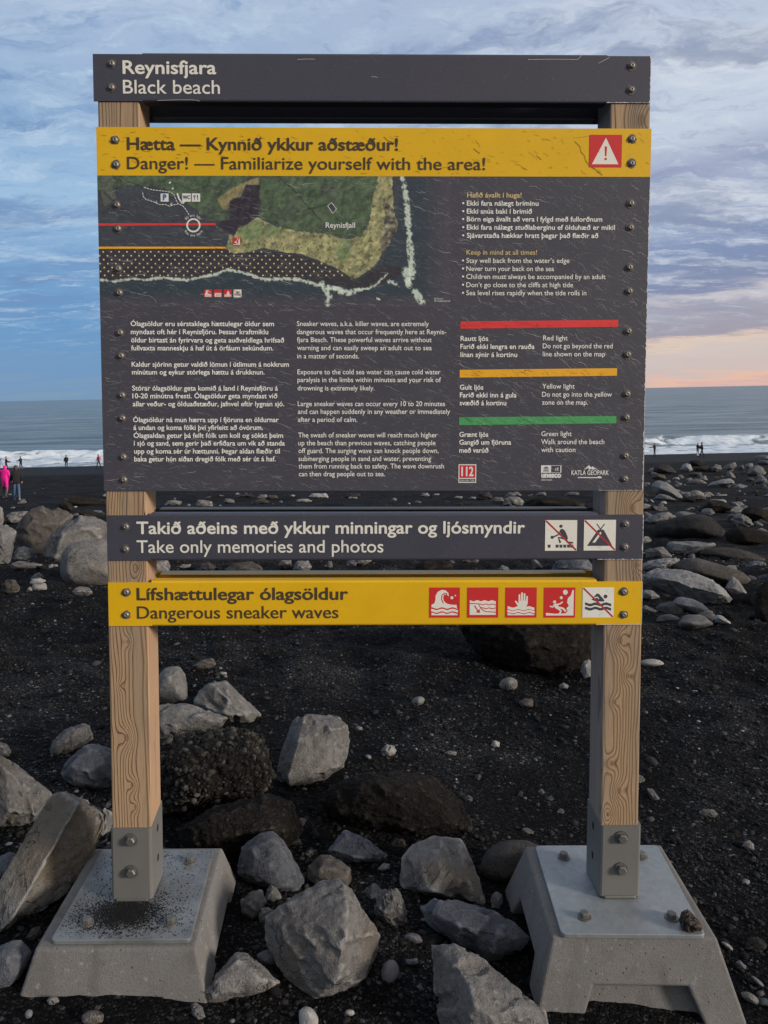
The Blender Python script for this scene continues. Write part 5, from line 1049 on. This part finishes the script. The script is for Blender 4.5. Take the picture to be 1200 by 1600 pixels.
# --- boulder field to the right of the sign
D3 = [
 ([(285,770),(300,720),(330,680),(400,662),(480,660),(540,630),(600,610),(700,615),(760,640),(820,690),(880,750),(860,800),(600,818),(400,815),(300,800)], 'wide dark grey boulder, widest of the field beside the sign', 'dark', dict(smooth=6, rough=.010)),
 ([(225,670),(270,635),(330,610),(440,595),(485,640),(420,665),(300,700),(240,700)], 'flat pale topped boulder behind the widest dark boulder', 'light', {}),
 ([(215,1100),(250,1070),(330,1035),(470,1050),(560,1055),(660,1090),(770,1130),(860,1200),(930,1280),(900,1310),(720,1340),(600,1300),(500,1250),(370,1200),(240,1150)], 'long white grey angular boulder, brightest beside the yellow board', 'light', dict(ridge=[(560,1060,.1),(570,1160,.40),(780,1150,.15),(840,1240,.3),(380,1120,.3)], det=6, full=.03)),
 ([(470,1010),(540,960),(650,955),(820,1005),(1000,1060),(1085,1130),(1030,1180),(880,1165),(640,1110),(500,1060)], 'long smooth brown boulder behind the white grey angular boulder', 'brown_grey', dict(smooth=8, rough=.008)),
 ([(645,920),(700,885),(850,870),(1000,890),(1100,925),(1200,975),(1150,1010),(1010,1020),(900,1010),(720,955)], 'long smooth brown grey boulder, farther one of two alike', 'brown_grey', dict(smooth=8, rough=.008, push=.2)),
 ([(862,1195),(890,1140),(920,1095),(970,1130),(1045,1245),(1000,1258),(930,1262)], 'pointed grey stone beside the white grey angular boulder', 'light', dict(ridge=[(930,1110,.1),(930,1210,.4)])),
 ([(450,1300),(475,1270),(520,1258),(620,1280),(690,1315),(740,1360),(762,1400),(690,1427),(560,1370),(470,1330)], 'oval pitted grey boulder in front of the white grey angular boulder', 'light', dict(smooth=5, rough=.012)),
 ([(660,1455),(690,1425),(740,1412),(772,1440),(750,1475),(680,1475)], 'small dark stone below the oval pitted boulder', 'dark', dict(det=4)),
 ([(765,1430),(800,1402),(840,1408),(925,1475),(860,1482),(790,1465)], 'small pale stone below the oval pitted boulder', 'light', dict(det=4)),
 ([(285,390),(310,362),(350,350),(420,370),(500,440),(555,500),(520,510),(430,495),(310,470)], 'pale rounded boulder with a sunlit side near the panel edge', 'light', dict(smooth=5)),
 ([(308,492),(350,455),(420,470),(512,517),(440,520),(350,515)], 'flat grey rock in front of the pale rounded boulder', 'grey', {}),
 ([(295,285),(310,245),(360,225),(430,230),(490,290),(460,305),(400,308),(310,305)], 'black rounded boulder near the surf', 'dark', dict(smooth=6)),
 ([(513,265),(530,232),(560,218),(595,225),(613,272),(590,290),(540,292)], 'round pale boulder beside the black rounded boulder', 'light', dict(smooth=5)),
 ([(575,225),(590,198),(650,193),(690,205),(693,245),(620,248)], 'brown boulder behind the round pale boulder', 'brown', dict(smooth=5)),
 ([(600,262),(650,245),(720,240),(770,262),(760,285),(640,287)], 'low dark boulder right of the round pale boulder', 'dark', dict(det=4)),
 ([(735,275),(770,245),(790,225),(830,235),(840,265),(800,290),(750,290)], 'two toned grey rock of the far row', 'grey', dict(det=4)),
 ([(835,262),(870,235),(920,213),(945,212),(957,240),(930,268),(870,278)], 'pale brown leaning rock of the far row', 'warm', dict(det=4)),
 ([(868,320),(880,290),(900,280),(925,295),(948,330),(930,345),(880,340)], 'upright pale stone on the end of a long low rock', 'warm', dict(det=4, push=.4)),
 ([(715,400),(760,367),(840,345),(920,335),(947,355),(945,378),(860,385),(790,393),(730,405)], 'long low pale rock in the field', 'light', dict(det=5)),
 ([(1030,305),(1050,265),(1080,240),(1120,232),(1160,250),(1190,300),(1150,328),(1070,325)], 'dark round boulder with pale top near the picture edge', 'grey', dict(smooth=6)),
 ([(1068,205),(1090,165),(1140,155),(1240,155),(1240,215),(1120,215)], 'mossy olive boulder at the top of the field', 'slab', dict(det=5, push=3)),
 ([(1105,215),(1130,195),(1180,195),(1240,200),(1240,240),(1140,238)], 'bluish green boulder in front of the mossy boulder', 'blue', dict(det=4)),
 ([(1092,370),(1120,340),(1155,325),(1195,340),(1200,375),(1140,390)], 'grey rounded boulder at the edge under the dark round boulder', 'grey', dict(det=4)),
 ([(1145,390),(1170,365),(1230,360),(1240,400),(1170,405)], 'small round boulder cut by the picture edge', 'grey', dict(det=4)),
 ([(1010,350),(1040,332),(1085,335),(1100,355),(1050,362)], 'low dull rock under the dark round boulder', 'brown_grey', dict(det=4)),
 ([(640,590),(690,540),(740,508),(800,505),(880,525),(940,575),(900,615),(800,622),(720,618)], 'black angular boulder with a white slab on top', 'brown', dict(det=5)),
 ([(735,515),(760,500),(850,500),(888,518),(870,532),(790,522)], 'white slab on top of the black angular boulder', 'pale', dict(det=4, push=-.1)),
 ([(912,522),(940,520),(1036,578),(1020,588),(960,592),(940,560)], 'thin tilted pale slab beside the black angular boulder', 'warm', dict(det=4)),
 ([(980,610),(1000,580),(1050,552),(1120,555),(1190,585),(1240,640),(1220,700),(1100,690),(1020,650)], 'brown rounded boulder beyond the mottled rock', 'brown', dict(smooth=6)),
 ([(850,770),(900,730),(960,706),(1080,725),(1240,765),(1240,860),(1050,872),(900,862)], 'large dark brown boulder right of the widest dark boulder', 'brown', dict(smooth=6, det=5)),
 ([(905,660),(930,622),(1000,618),(1060,650),(1092,700),(1040,722),(950,720)], 'mottled black and white rock', 'slab', dict(det=5, rough=.04)),
 ([(1085,680),(1110,668),(1165,700),(1150,722),(1100,722)], 'pale stone beside the mottled rock', 'grey', dict(det=4)),
 ([(395,862),(430,832),(560,826),(800,840),(805,858),(740,890),(640,945),(480,940),(410,900)], 'flat layered rock with a pale top and dark undercut', 'light', dict(ridge=[(600,850,.1),(640,870,.4),(500,900,.3)])),
 ([(228,905),(280,880),(380,870),(400,890),(460,950),(380,972),(240,965)], 'grey rock beside the memories board end', 'grey', {}),
 ([(205,1010),(280,975),(400,960),(530,955),(480,1005),(380,1050),(270,1075),(210,1060)], 'mottled grey rock under the long smooth brown boulder', 'light', dict(rough=.04)),
 ([(200,1225),(230,1205),(300,1212),(357,1262),(300,1292),(210,1282)], 'grey stone touching the end of the yellow lower board', 'grey', dict(det=4)),
 ([(200,1345),(240,1325),(345,1375),(335,1395),(220,1395)], 'lower grey stone touching the end of the yellow lower board', 'grey', dict(det=4)),
 ([(1090,1310),(1100,1230),(1125,1180),(1200,1120),(1300,1180),(1300,1450),(1180,1500),(1100,1450)], 'black boulder cut by the picture edge below the field', 'brown', dict(smooth=6)),
 ([(565,492),(600,472),(660,465),(715,480),(722,502),(650,517),(590,510)], 'low brown boulder beyond the pale rounded boulder', 'brown_grey', dict(det=4)),
 ([(703,460),(715,443),(745,440),(785,472),(740,485)], 'small pale stone beside the low brown boulder', 'grey', dict(det=4)),
 ([(280,330),(330,298),(390,310),(410,340),(330,355)], 'low grey boulder behind the pale rounded boulder', 'brown_grey', dict(det=4)),
 ([(445,345),(465,330),(500,328),(512,345),(480,352)], 'small white stone in front of the round pale boulder', 'pale', dict(det=4)),
 ([(560,380),(580,350),(640,340),(690,350),(728,378),(650,388)], 'long pale low rock below the round pale boulder', 'grey', dict(det=4)),
 ([(555,355),(570,335),(600,332),(612,350),(585,360)], 'small pale knob of rock on the long pale low rock', 'warm', dict(det=4)),
 ([(655,345),(680,318),(715,315),(730,350),(700,360)], 'brown grey rock behind the long pale low rock', 'warm', dict(det=4)),
 ([(570,300),(620,288),(680,290),(690,320),(600,330)], 'flat dull rock in the middle of the field', 'brown_grey', dict(det=4)),
 ([(260,290),(275,258),(310,250),(330,285),(300,302)], 'pale stone left of the black rounded boulder', 'warm', dict(det=4)),
 ([(470,390),(490,375),(530,375),(525,392),(490,398)], 'small dull stone beside the pale rounded boulder', 'grey', dict(det=3)),
 ([(1015,255),(1030,225),(1060,218),(1085,240),(1060,262)], 'grey cobble left of the bluish green boulder', 'grey', dict(det=4)),
 ([(1040,240),(1060,222),(1080,218),(1085,240)], 'tiny cobble in the far row', 'warm', dict(det=3)),
 ([(965,265),(980,230),(1010,235),(1015,262),(990,270)], 'dull stone between the far rows', 'brown_grey', dict(det=3)),
 ([(780,470),(820,462),(880,462),(880,472),(820,480)], 'thin white flake lying behind the black angular boulder', 'pale', dict(det=3)),
 ([(275,505),(290,500),(310,522),(300,530)], 'white splinter near the panel edge', 'pale', dict(det=3)),
 ([(355,535),(370,515),(400,515),(415,535),(380,545)], 'small white rock below the flat grey rock', 'pale', dict(det=3)),
 ([(575,570),(600,562),(630,572),(615,580)], 'white pebble left of the black angular boulder', 'pale', dict(det=3)),
 ([(255,555),(270,548),(290,555),(275,562)], 'white pebble nearest to the panel edge', 'pale', dict(det=3)),
]
for pts, lab, tone, kw in D3:
    kw = dict(kw); kw.setdefault('rough', .013); kw.setdefault('name', 'boulder'); R(3, pts, lab, tone, **kw)
# --- rocks seen in the gaps between the boards
GAP = [(10,[(35,100),(60,75),(95,70),(135,80),(130,98),(80,105)],'grey'),(10,[(200,105),(215,72),(245,68),(295,80),(300,108),(240,118)],'warm'),(10,[(350,82),(362,65),(385,63),(412,75),(410,90),(375,92)],'warm'),(10,[(395,60),(420,42),(500,38),(520,52),(440,62)],'dark'),
       (10,[(480,95),(520,68),(560,62),(600,78),(595,90),(520,98)],'dark'),(10,[(525,62),(545,42),(580,42),(600,60),(560,70)],'grey'),(10,[(580,60),(590,45),(630,45),(645,62),(610,68)],'brown_grey'),(10,[(730,80),(745,66),(800,65),(822,78),(790,86)],'pale'),
       (10,[(800,55),(820,36),(900,36),(912,60),(850,66)],'pale'),(10,[(985,55),(1020,35),(1070,38),(1080,55),(1020,62)],'dark'),(10,[(1000,64),(1020,54),(1060,56),(1060,66)],'pale'),(10,[(155,102),(168,90),(180,100),(170,108)],'pale'),
       (11,[(225,52),(235,35),(265,33),(277,50),(250,58)],'warm'),(11,[(68,75),(85,58),(102,65),(100,80)],'warm'),(11,[(400,62),(415,50),(450,53),(445,66)],'pale'),(11,[(520,70),(530,30),(590,28),(610,60),(570,78)],'dark'),(11,[(590,80),(615,55),(660,58),(670,80),(620,86)],'grey'),
       (11,[(660,100),(670,62),(700,52),(750,56),(778,80),(760,108),(700,112)],'warm'),(11,[(750,105),(790,68),(850,52),(980,58),(1100,80),(1140,110),(950,128),(800,125)],'brown'),(11,[(660,60),(690,32),(740,28),(765,48),(720,60)],'grey'),(11,[(830,50),(850,30),(890,30),(890,50)],'grey'),(11,[(980,50),(1010,28),(1060,30),(1070,50)],'warm'),
       (12,[(-60,90),(-40,25),(0,20),(60,25),(75,60),(70,100),(0,112)],'warm'),(12,[(115,62),(135,46),(180,46),(178,62),(140,70)],'warm'),(12,[(200,80),(230,40),(280,35),(320,60),(300,90)],'dark'),(12,[(340,85),(400,40),(500,30),(560,55),(560,100),(430,110)],'brown_grey'),(12,[(640,50),(660,20),(710,20),(712,60),(680,75)],'warm'),
       (12,[(715,70),(740,28),(800,25),(820,60),(800,90),(740,92)],'grey'),(12,[(895,60),(905,28),(925,30),(930,60),(910,72)],'grey'),(12,[(1040,45),(1060,10),(1120,10),(1140,30),(1090,55)],'grey'),(13,[(440,35),(470,5),(540,8),(530,40),(480,48)],'grey'),(13,[(640,72),(655,50),(690,60),(705,85),(660,88)],'pale'),
       (13,[(808,30),(820,5),(850,30),(880,70),(820,78)],'warm'),(13,[(900,90),(950,20),(1050,-10),(1130,20),(1140,80),(1000,110)],'blue'),(13,[(180,80),(220,30),(330,20),(400,50),(390,110),(250,120)],'brown'),(10,[(700,52),(715,42),(732,46),(725,56)],'pale'),(11,[(155,95),(165,84),(176,92),(168,98)],'pale'),(11,[(290,48),(300,38),(330,38),(325,48)],'pale'),(11,[(482,66),(495,54),(520,56),(515,68)],'pale')]
GL = 'stone on the dark sand seen through a gap between the sign boards'
for i, (rg, pts, tone) in enumerate(GAP):
    R(rg, pts, GL, tone, det=4, name='stone', cat='stone', group='stones seen between the sign boards')

# ------------------------------------------------------------------ scattered countable stones and the gravel
SM = []
for i in range(8):
    rr = random.Random(200+i); n = 14
    P = [tuple(Vector((rr.gauss(0,1), rr.gauss(0,1), rr.gauss(0,1))).normalized()*rr.uniform(.85, 1.1)) for _ in range(n)]
    V, F = skin_hull(P, 4, .022, 300+i, (0, 1, 6)[i % 3], (8, 6, 0)[i % 3]); V = V/np.abs(V).max(); o_ = np_mesh('cobble', V, F, TONE['grey']); SM.append(o_.data); bpy.data.objects.remove(o_)
rr = random.Random(77)
def boxes_clear(x, y, m=.02):
    p = RS.T @ (np.array([x, y, 0]) - ORG)
    return not (-.25-m < p[1] < .34+m and (-.83-m < p[0] < -.30+m or .39-m < p[0] < .91+m))
def visible_px(x, y, z):
    q = RC.T @ (np.array([x, y, z]) - CAM); return PU + FPX*q[0]/-q[2], PV - FPX*q[1]/-q[2]
cnt = 0
while cnt < 285:
    y = 5 + 66*rr.random()**1.5; x = rr.uniform(-.48, .54)*y*1.02
    u, v = visible_px(x, y, gz(x, y))
    if not (-5 < u < 1205) or v < 735: continue
    if 165 < u < 1003 and (v > 900 or not (770 < v < 795 or 878 < v < 896)): continue
    if u < 165 and v > 905: continue
    if u < 170 and v < 768 and rr.random() < .75: continue
    if u > 990 and v > 1000: continue
    if 165 < u < 1003 and rr.random() < .5: continue
    fieldw = u > 990 and v < 985
    if not fieldw and rr.random() < .5: continue
    s_ = (.030 + .13*rr.random()**1.8)*(1+.016*y) * (1.25 if fieldw and y > 10 else .75) * (.6 if v < 770 and u < 200 else 1)
    o_ = bpy.data.objects.new('cobble', rr.choice(SM)); COL.objects.link(o_)
    o_.location = (x, y, float(gz(x, y)) + s_*.06); o_.rotation_euler = (rr.uniform(-.4, .4), rr.uniform(-.4, .4), rr.uniform(0, 6.28)); o_.scale = (s_*rr.uniform(.9, 1.5), s_*rr.uniform(.7, 1.1), s_*rr.uniform(.4, .85))
    tone = rr.choice(['grey','grey','warm','dark','grey','brown_grey','blue','dark','brown','pale' if s_ < .09 else 'grey']); o_.material_slots[0].link = 'OBJECT'; o_.material_slots[0].material = TONE[tone]
    tag(o_, 'loose cobble scattered on the black sand beyond the sign', 'cobble', 'loose cobbles on the sand'); cnt += 1
cnt = 0
while cnt < 60:
    y = rr.uniform(1.45, 2.9); x = rr.uniform(-.95, 1.05)
    if not boxes_clear(x, y, .03): continue
    s_ = .010 + .024*rr.random()**1.7
    o_ = bpy.data.objects.new('stone', SM[rr.choice([0, 1, 3, 4, 6, 7])]); COL.objects.link(o_)
    o_.location = (x, y, float(gz(x, y)) + s_*.10); o_.rotation_euler = (rr.uniform(-.5, .5), rr.uniform(-.5, .5), rr.uniform(0, 6.28)); o_.scale = (s_*rr.uniform(.9, 1.5), s_*rr.uniform(.7, 1.1), s_*rr.uniform(.5, .9))
    o_.material_slots[0].link = 'OBJECT'; o_.material_slots[0].material = TONE[rr.choice(['grey','grey','blue','dark','brown_grey'])]
    tag(o_, 'small broken grey stone on the gravel around the concrete feet', 'stone', 'small broken stones around the concrete feet'); cnt += 1
def pebbles(name, pts, sizes, cols, mat, det=1, seed=0, flatten=(.45, .8), on=None):
    rs = np.random.RandomState(seed); bv, bf = ICO[det]; n = len(pts)
    A = rs.uniform(0, 6.283, n); sx = sizes*rs.uniform(.85, 1.5, n); sy = sizes*rs.uniform(.65, 1.05, n); sz = sizes*rs.uniform(*flatten, n)
    tilt = rs.normal(0, .35, n)
    B = bv[None]*(1+rs.uniform(-.16, .16, (n, len(bv), 1))); X = B[..., 0]*sx[:, None]; Y = B[..., 1]*sy[:, None]; Z = B[..., 2]*sz[:, None]
    Y2 = Y*np.cos(tilt)[:, None]-Z*np.sin(tilt)[:, None]; Z2 = Y*np.sin(tilt)[:, None]+Z*np.cos(tilt)[:, None]
    c, s = np.cos(A)[:, None], np.sin(A)[:, None]
    V = np.stack([X*c-Y2*s, X*s+Y2*c, Z2], -1) + pts[:, None, :]
    F = bf[None] + (np.arange(n)*len(bv))[:, None, None]
    o = np_mesh(name, V.reshape(-1, 3), F.reshape(-1, 3), mat, np.repeat(cols, len(bv), 0))
    return o
rs = np.random.RandomState(5)
Np = 60000
yy = 1.2 + 8.5*rs.rand(Np)**1.75; xx = rs.uniform(-.56, .62, Np)*(yy+.15)
dens = fbm(xx*1.4, yy*1.4, 91, 3); keep = rs.rand(Np) < np.clip((dens-.26)*3.4, .16, 1)*np.where(yy < 2.6, 1, .85)
xx, yy = xx[keep], yy[keep]
ex, ey = [], []                              # grains banked up against the feet of the stones
for o_ in ROCKS:
    if 1.2 < o_.location.y < 5:
        bb = np.array([q[:] for q in o_.bound_box]); cx_, cy_ = o_.location.x+bb[:, 0].mean(), o_.location.y+bb[:, 1].mean(); rx_, ry_ = np.ptp(bb[:, 0])/2, np.ptp(bb[:, 1])/2
        nn_ = int(260*(rx_+ry_)); aa = rs.uniform(0, 6.283, nn_); q_ = .80 + np.abs(rs.normal(0, .16, nn_)); ex.append(cx_+rx_*q_*np.cos(aa)); ey.append(cy_+ry_*q_*np.sin(aa))
xx = np.concatenate([xx]+ex); yy = np.concatenate([yy]+ey); ok = np.array([boxes_clear(a, b_) for a, b_ in zip(xx, yy)]); xx, yy = xx[ok], yy[ok]; n = len(xx)
sz = np.clip(.0039*np.exp(rs.normal(0, .52, n)), .0018, .024)*(1+.10*(yy-1.5)); zz = gz(xx, yy) + (vn(xx*40, yy*40, 21)-.5)*.008*np.clip((7-yy)/3, 0, 1) + sz*.12
g = .0095*np.exp(rs.normal(.25, .85, n)); g = np.where(rs.rand(n) < .04, g*4.5, g); g = np.clip(g, .005, .30); tint = rs.normal(0, .05, (n, 3))
o = pebbles('gravel', np.stack([xx, yy, zz], -1), sz, np.clip(g[:, None]*(1.0+tint+np.array([0, 0, .03])), .004, 1), M['pebble'], 1, 3)
tag(o, 'fine dark gravel and tiny pebbles covering the sand', 'gravel', kind='stuff')
# black grains spilled on the first base plate
Ng = 15000; a = rs.uniform(0, 6.283, Ng); r = np.abs(rs.normal(0, .050, Ng)); lx = -.565 + r*np.cos(a)*1.15; ly = -.045 + r*np.sin(a)*.75
m_ = 1300; lx[:m_] = rs.uniform(-.700, -.395, m_); ly[:m_] = rs.uniform(-.13, .21, m_)
ok = (lx > -.704) & (lx < -.393) & (ly > -.133) & (ly < .215) & ~((np.abs(lx+.561) < .053) & (ly > -.004) & (ly < .11)); lx, ly = lx[ok], ly[ok]
P_ = (RS @ np.stack([lx, ly, np.full(len(lx), ZP+.0006)])).T + ORG; gs = np.clip(.0009*np.exp(rs.normal(0, .35, len(lx))), .0005, .0030)
o = pebbles('black_grains', P_, gs, np.repeat(np.clip(.010*np.exp(rs.normal(0, .5, (len(lx), 1))), .004, .05), 3, 1), M['pebble'], 1, 9)
tag(o, 'black sand grains spilled over the first steel plate', 'sand', kind='stuff')

# ------------------------------------------------------------------ people on the beach
def cloth(name, col): return simple(name, col, .85, 0, .18, 12)
PM = {n: cloth(n+'_cloth', c) for n, c in dict(black=(.010,.010,.012), navy=(.012,.016,.03), pink=(.85,.012,.30), jeans=(.07,.12,.22), grey=(.07,.065,.065), teal=(.012,.05,.05), white=(.6,.6,.6), coral=(.62,.16,.22), maroon=(.12,.02,.03), brown=(.06,.035,.02)).items()}
PM['skin'] = simple('skin', (.42,.25,.18), .6); PM['hair'] = simple('dark_hair', (.018,.012,.008), .6); PM['redhair'] = simple('auburn_hair', (.09,.035,.015), .6)
def person(u, v, label, top='black', legs='black', face=0., stride=.18, arm=(.15, .15), hair='hair', hood=False, h=1.72, pack=None, shoes='black', lean=0., bend=0., longhair=False, name='person'):
    """a standing or walking figure; face = heading in degrees (0 looks out to sea, 180 to the camera)"""
    G = hit(u, v); k_ = h/1.72
    J = {}
    st = stride
    J['pel'] = (0,0,.93); J['spi'] = (0,.02+lean*.3,1.12); J['che'] = (0,.03+lean*.7,1.33); J['nec'] = (0,.03+lean,1.49); J['hea'] = (0,.05+lean*1.2,1.60); J['top'] = (0,.045+lean*1.25,1.70)
    for s_, n_, ph in ((-1,'l',1),(1,'r',-1)):
        J['hip'+n_] = (s_*.095,0,.89); J['kne'+n_] = (s_*.10, ph*st*.5+.03, .49); J['ank'+n_] = (s_*.10, ph*st-.02, .085); J['toe'+n_] = (s_*.115, ph*st+.15, .035)
        J['sho'+n_] = (s_*.185,.02+lean*.8,1.40); b_ = arm[0 if s_ < 0 else 1]
        J['elb'+n_] = (s_*.235, -.03+b_*.55+lean*.6, 1.13+max(0, b_-.3)*.25); J['wri'+n_] = (s_*(.24-max(0, b_-.25)*.25), .03+b_*1.15+lean*.6, .90+max(0, b_-.2)*.95); J['fin'+n_] = (s_*(.235-max(0, b_-.25)*.28), .06+b_*1.3+lean*.6, .80+max(0, b_-.2)*1.1)
    E_ = [('pel','spi'),('spi','che'),('che','nec'),('nec','hea'),('hea','top')]
    for n_ in 'lr': E_ += [('pel','hip'+n_),('hip'+n_,'kne'+n_),('kne'+n_,'ank'+n_),('ank'+n_,'toe'+n_),('che','sho'+n_),('sho'+n_,'elb'+n_),('elb'+n_,'wri'+n_),('wri'+n_,'fin'+n_)]
    RD = dict(pel=(.15,.12), spi=(.145,.11), che=(.165,.12), nec=(.062,.062), hea=(.085,.10), top=(.075,.088), hip=(.095,.10), kne=(.065,.068), ank=(.048,.05), toe=(.045,.035), sho=(.075,.075), elb=(.055,.055), wri=(.040,.045), fin=(.034,.025))
    if top in ('pink','black') : RD.update(pel=(.185,.155), spi=(.19,.155), che=(.19,.155), elb=(.07,.07), wri=(.055,.055))
    names = list(J); me = bpy.data.meshes.new('body'); me.from_pydata([tuple(np.array(J[n_])*k_) for n_ in names], [(names.index(a_), names.index(b_)) for a_, b_ in E_], [])
    tmp = bpy.data.objects.new('body', me); COL.objects.link(tmp); tmp.modifiers.new('skin', 'SKIN')
    lay = me.skin_vertices[0].data if len(me.skin_vertices) else None
    for i, n_ in enumerate(names):
        r_ = RD[n_[:3]]; lay[i].radius = (r_[0]*k_, r_[1]*k_); lay[i].use_root = (n_ == 'pel')
    sb = tmp.modifiers.new('sub', 'SUBSURF'); sb.levels = 2
    bpy.context.view_layer.update(); body = bpy.data.meshes.new_from_object(tmp.evaluated_get(bpy.context.evaluated_depsgraph_get()))
    bpy.data.objects.remove(tmp)
    for n_ in ('skin', top, legs, shoes): body.materials.append(PM[n_])
    hem = .62 if top == 'pink' else .82 if top == 'black' else .88
    for p in body.polygons:
        c = p.center/k_; armp = abs(c.x) > .155 and c.z < 1.5
        near_arm = min((np.hypot(c.x-J[a_+n_][0], c.y-J[a_+n_][1])+abs(c.z-J[a_+n_][2])*.6) for a_ in ('wri','fin') for n_ in 'lr')
        p.use_smooth = True
        if c.z > 1.52: p.material_index = 1 if hood and not (c.y > J['hea'][1]+.045 and c.z < 1.68) else 0
        elif near_arm < .09 and min(abs(c.x+.24), abs(c.x-.24)) < .10: p.material_index = 0 if min(c.z-J['fin'+n_][2] for n_ in 'lr') < .06 or near_arm < .05 else 1
        elif c.z > hem or armp: p.material_index = 1
        elif c.z > .10: p.material_index = 2
        else: p.material_index = 3
    o = bpy.data.objects.new(name, body); COL.objects.link(o); o.location = G; o.rotation_euler = (0, 0, radians(-face))
    tag(o, label, 'person')
    if not hood:      # hair: a cap over the skull, longer at the back when asked
        V, F = ICO[3]; hc = np.array(J['hea'])*.45+np.array(J['top'])*.55
        Vh = V*np.array([.098,.112,.105]) + hc; m_ = (V[:, 2] > -.1+.9*np.clip(V[:, 1], -1, 1)) | ((V[:, 1] < -.05) & (V[:, 2] > -.75))
        if longhair: Vh[:, 2] -= np.where((V[:, 1] < .1) & (V[:, 2] < 0), .17*(-V[:, 2]), 0)
        Fh = F[m_[F].all(1)]; np_mesh('hair', Vh*k_, Fh, PM[hair], parent=o)
    if pack:
        q = MB(); q.box((-.15*k_,-.30*k_,1.02*k_), (.15*k_,-.10*k_,1.46*k_)); bevel(q.build('backpack', PM[pack], o), .06, 3)
    return o
person(9, 779, 'person in a bright pink hooded jacket and dark trousers walking away', 'pink', 'grey', face=12, stride=.10, hood=True, h=1.70)
person(27, 782, 'person with auburn hair in a black jacket and blue jeans beside the pink jacket', 'black', 'jeans', face=-25, stride=.16, arm=(.28,.1), hair='redhair', longhair=True, h=1.68, shoes='white')
person(-1, 777, 'person in dark clothes half cut by the picture edge beside the pink jacket', 'black', 'black', face=5, stride=.08, hair='redhair', h=1.66)
person(10, 736, 'person in dark clothes standing by the camera tripod at the surf', 'black', 'black', face=70, stride=.22, arm=(.3,.42), h=1.8)
person(33, 733, 'person in black shorts and jacket near the surf, right of the tripod', 'black', 'black', face=-70, stride=.12, arm=(.45,.15), h=1.66, shoes='white')
person(104, 732, 'person with a dark backpack and teal trousers at the surf', 'black', 'teal', face=-30, stride=.06, arm=(.2,.25), pack='black', h=1.72)
person(154.5, 731.5, 'person with a coral backpack walking at the surf beside the panel edge', 'maroon', 'black', face=-75, stride=.26, pack='coral', h=1.78)
person(1023, 713, 'person taking a picture alone at the surf beyond the sign', 'black', 'grey', face=-50, stride=.05, arm=(.5,.1), h=1.72)
person(1090, 713, 'person in a white and dark jacket, shorter one of the couple at the surf', 'navy', 'white', face=60, stride=.06, arm=(.4,.3), h=1.64, hair='hair')
person(1097, 714.5, 'person in dark clothes, taller one of the couple at the surf', 'black', 'navy', face=-80, stride=.26, arm=(.35,.4), h=1.82)
def tripod(u, v):
    G = hit(u, v); mb = MB(); e = empty('camera_tripod', G); tag(e, 'black camera tripod standing at the surf beside a person', 'tripod')
    for i in range(3):
        a = 2*pi*i/3+.4; b_ = MB(); d0 = Vector((0, 0, 1.25)); d1 = Vector((.42*cos(a), .42*sin(a), 0)); t_ = (d1-d0).normalized(); nx = t_.orthogonal().normalized(); ny = t_.cross(nx)
        V_ = [tuple(p+nx*.022*cos(2*pi*j/8)+ny*.022*sin(2*pi*j/8)) for p in (d0, d1) for j in range(8)]; b_.add(V_, [[j, (j+1) % 8, 8+(j+1) % 8, 8+j] for j in range(8)]+[list(range(8, 16))]); b_.build('leg', PM['black'], e)
    c = MB(); c.box((-.03,-.03,1.2), (.03,.03,1.42)); bevel(c.build('head', PM['black'], e), .01); c = MB(); c.box((-.09,-.05,1.42), (.09,.05,1.54)); c.lathe([(.001,.0),(.04,0),(.045,.10),(.001,.10)], 10, (0,.05,1.48), 'y'); bevel(c.build('camera', PM['grey'], e), .012)
tripod(2, 735)
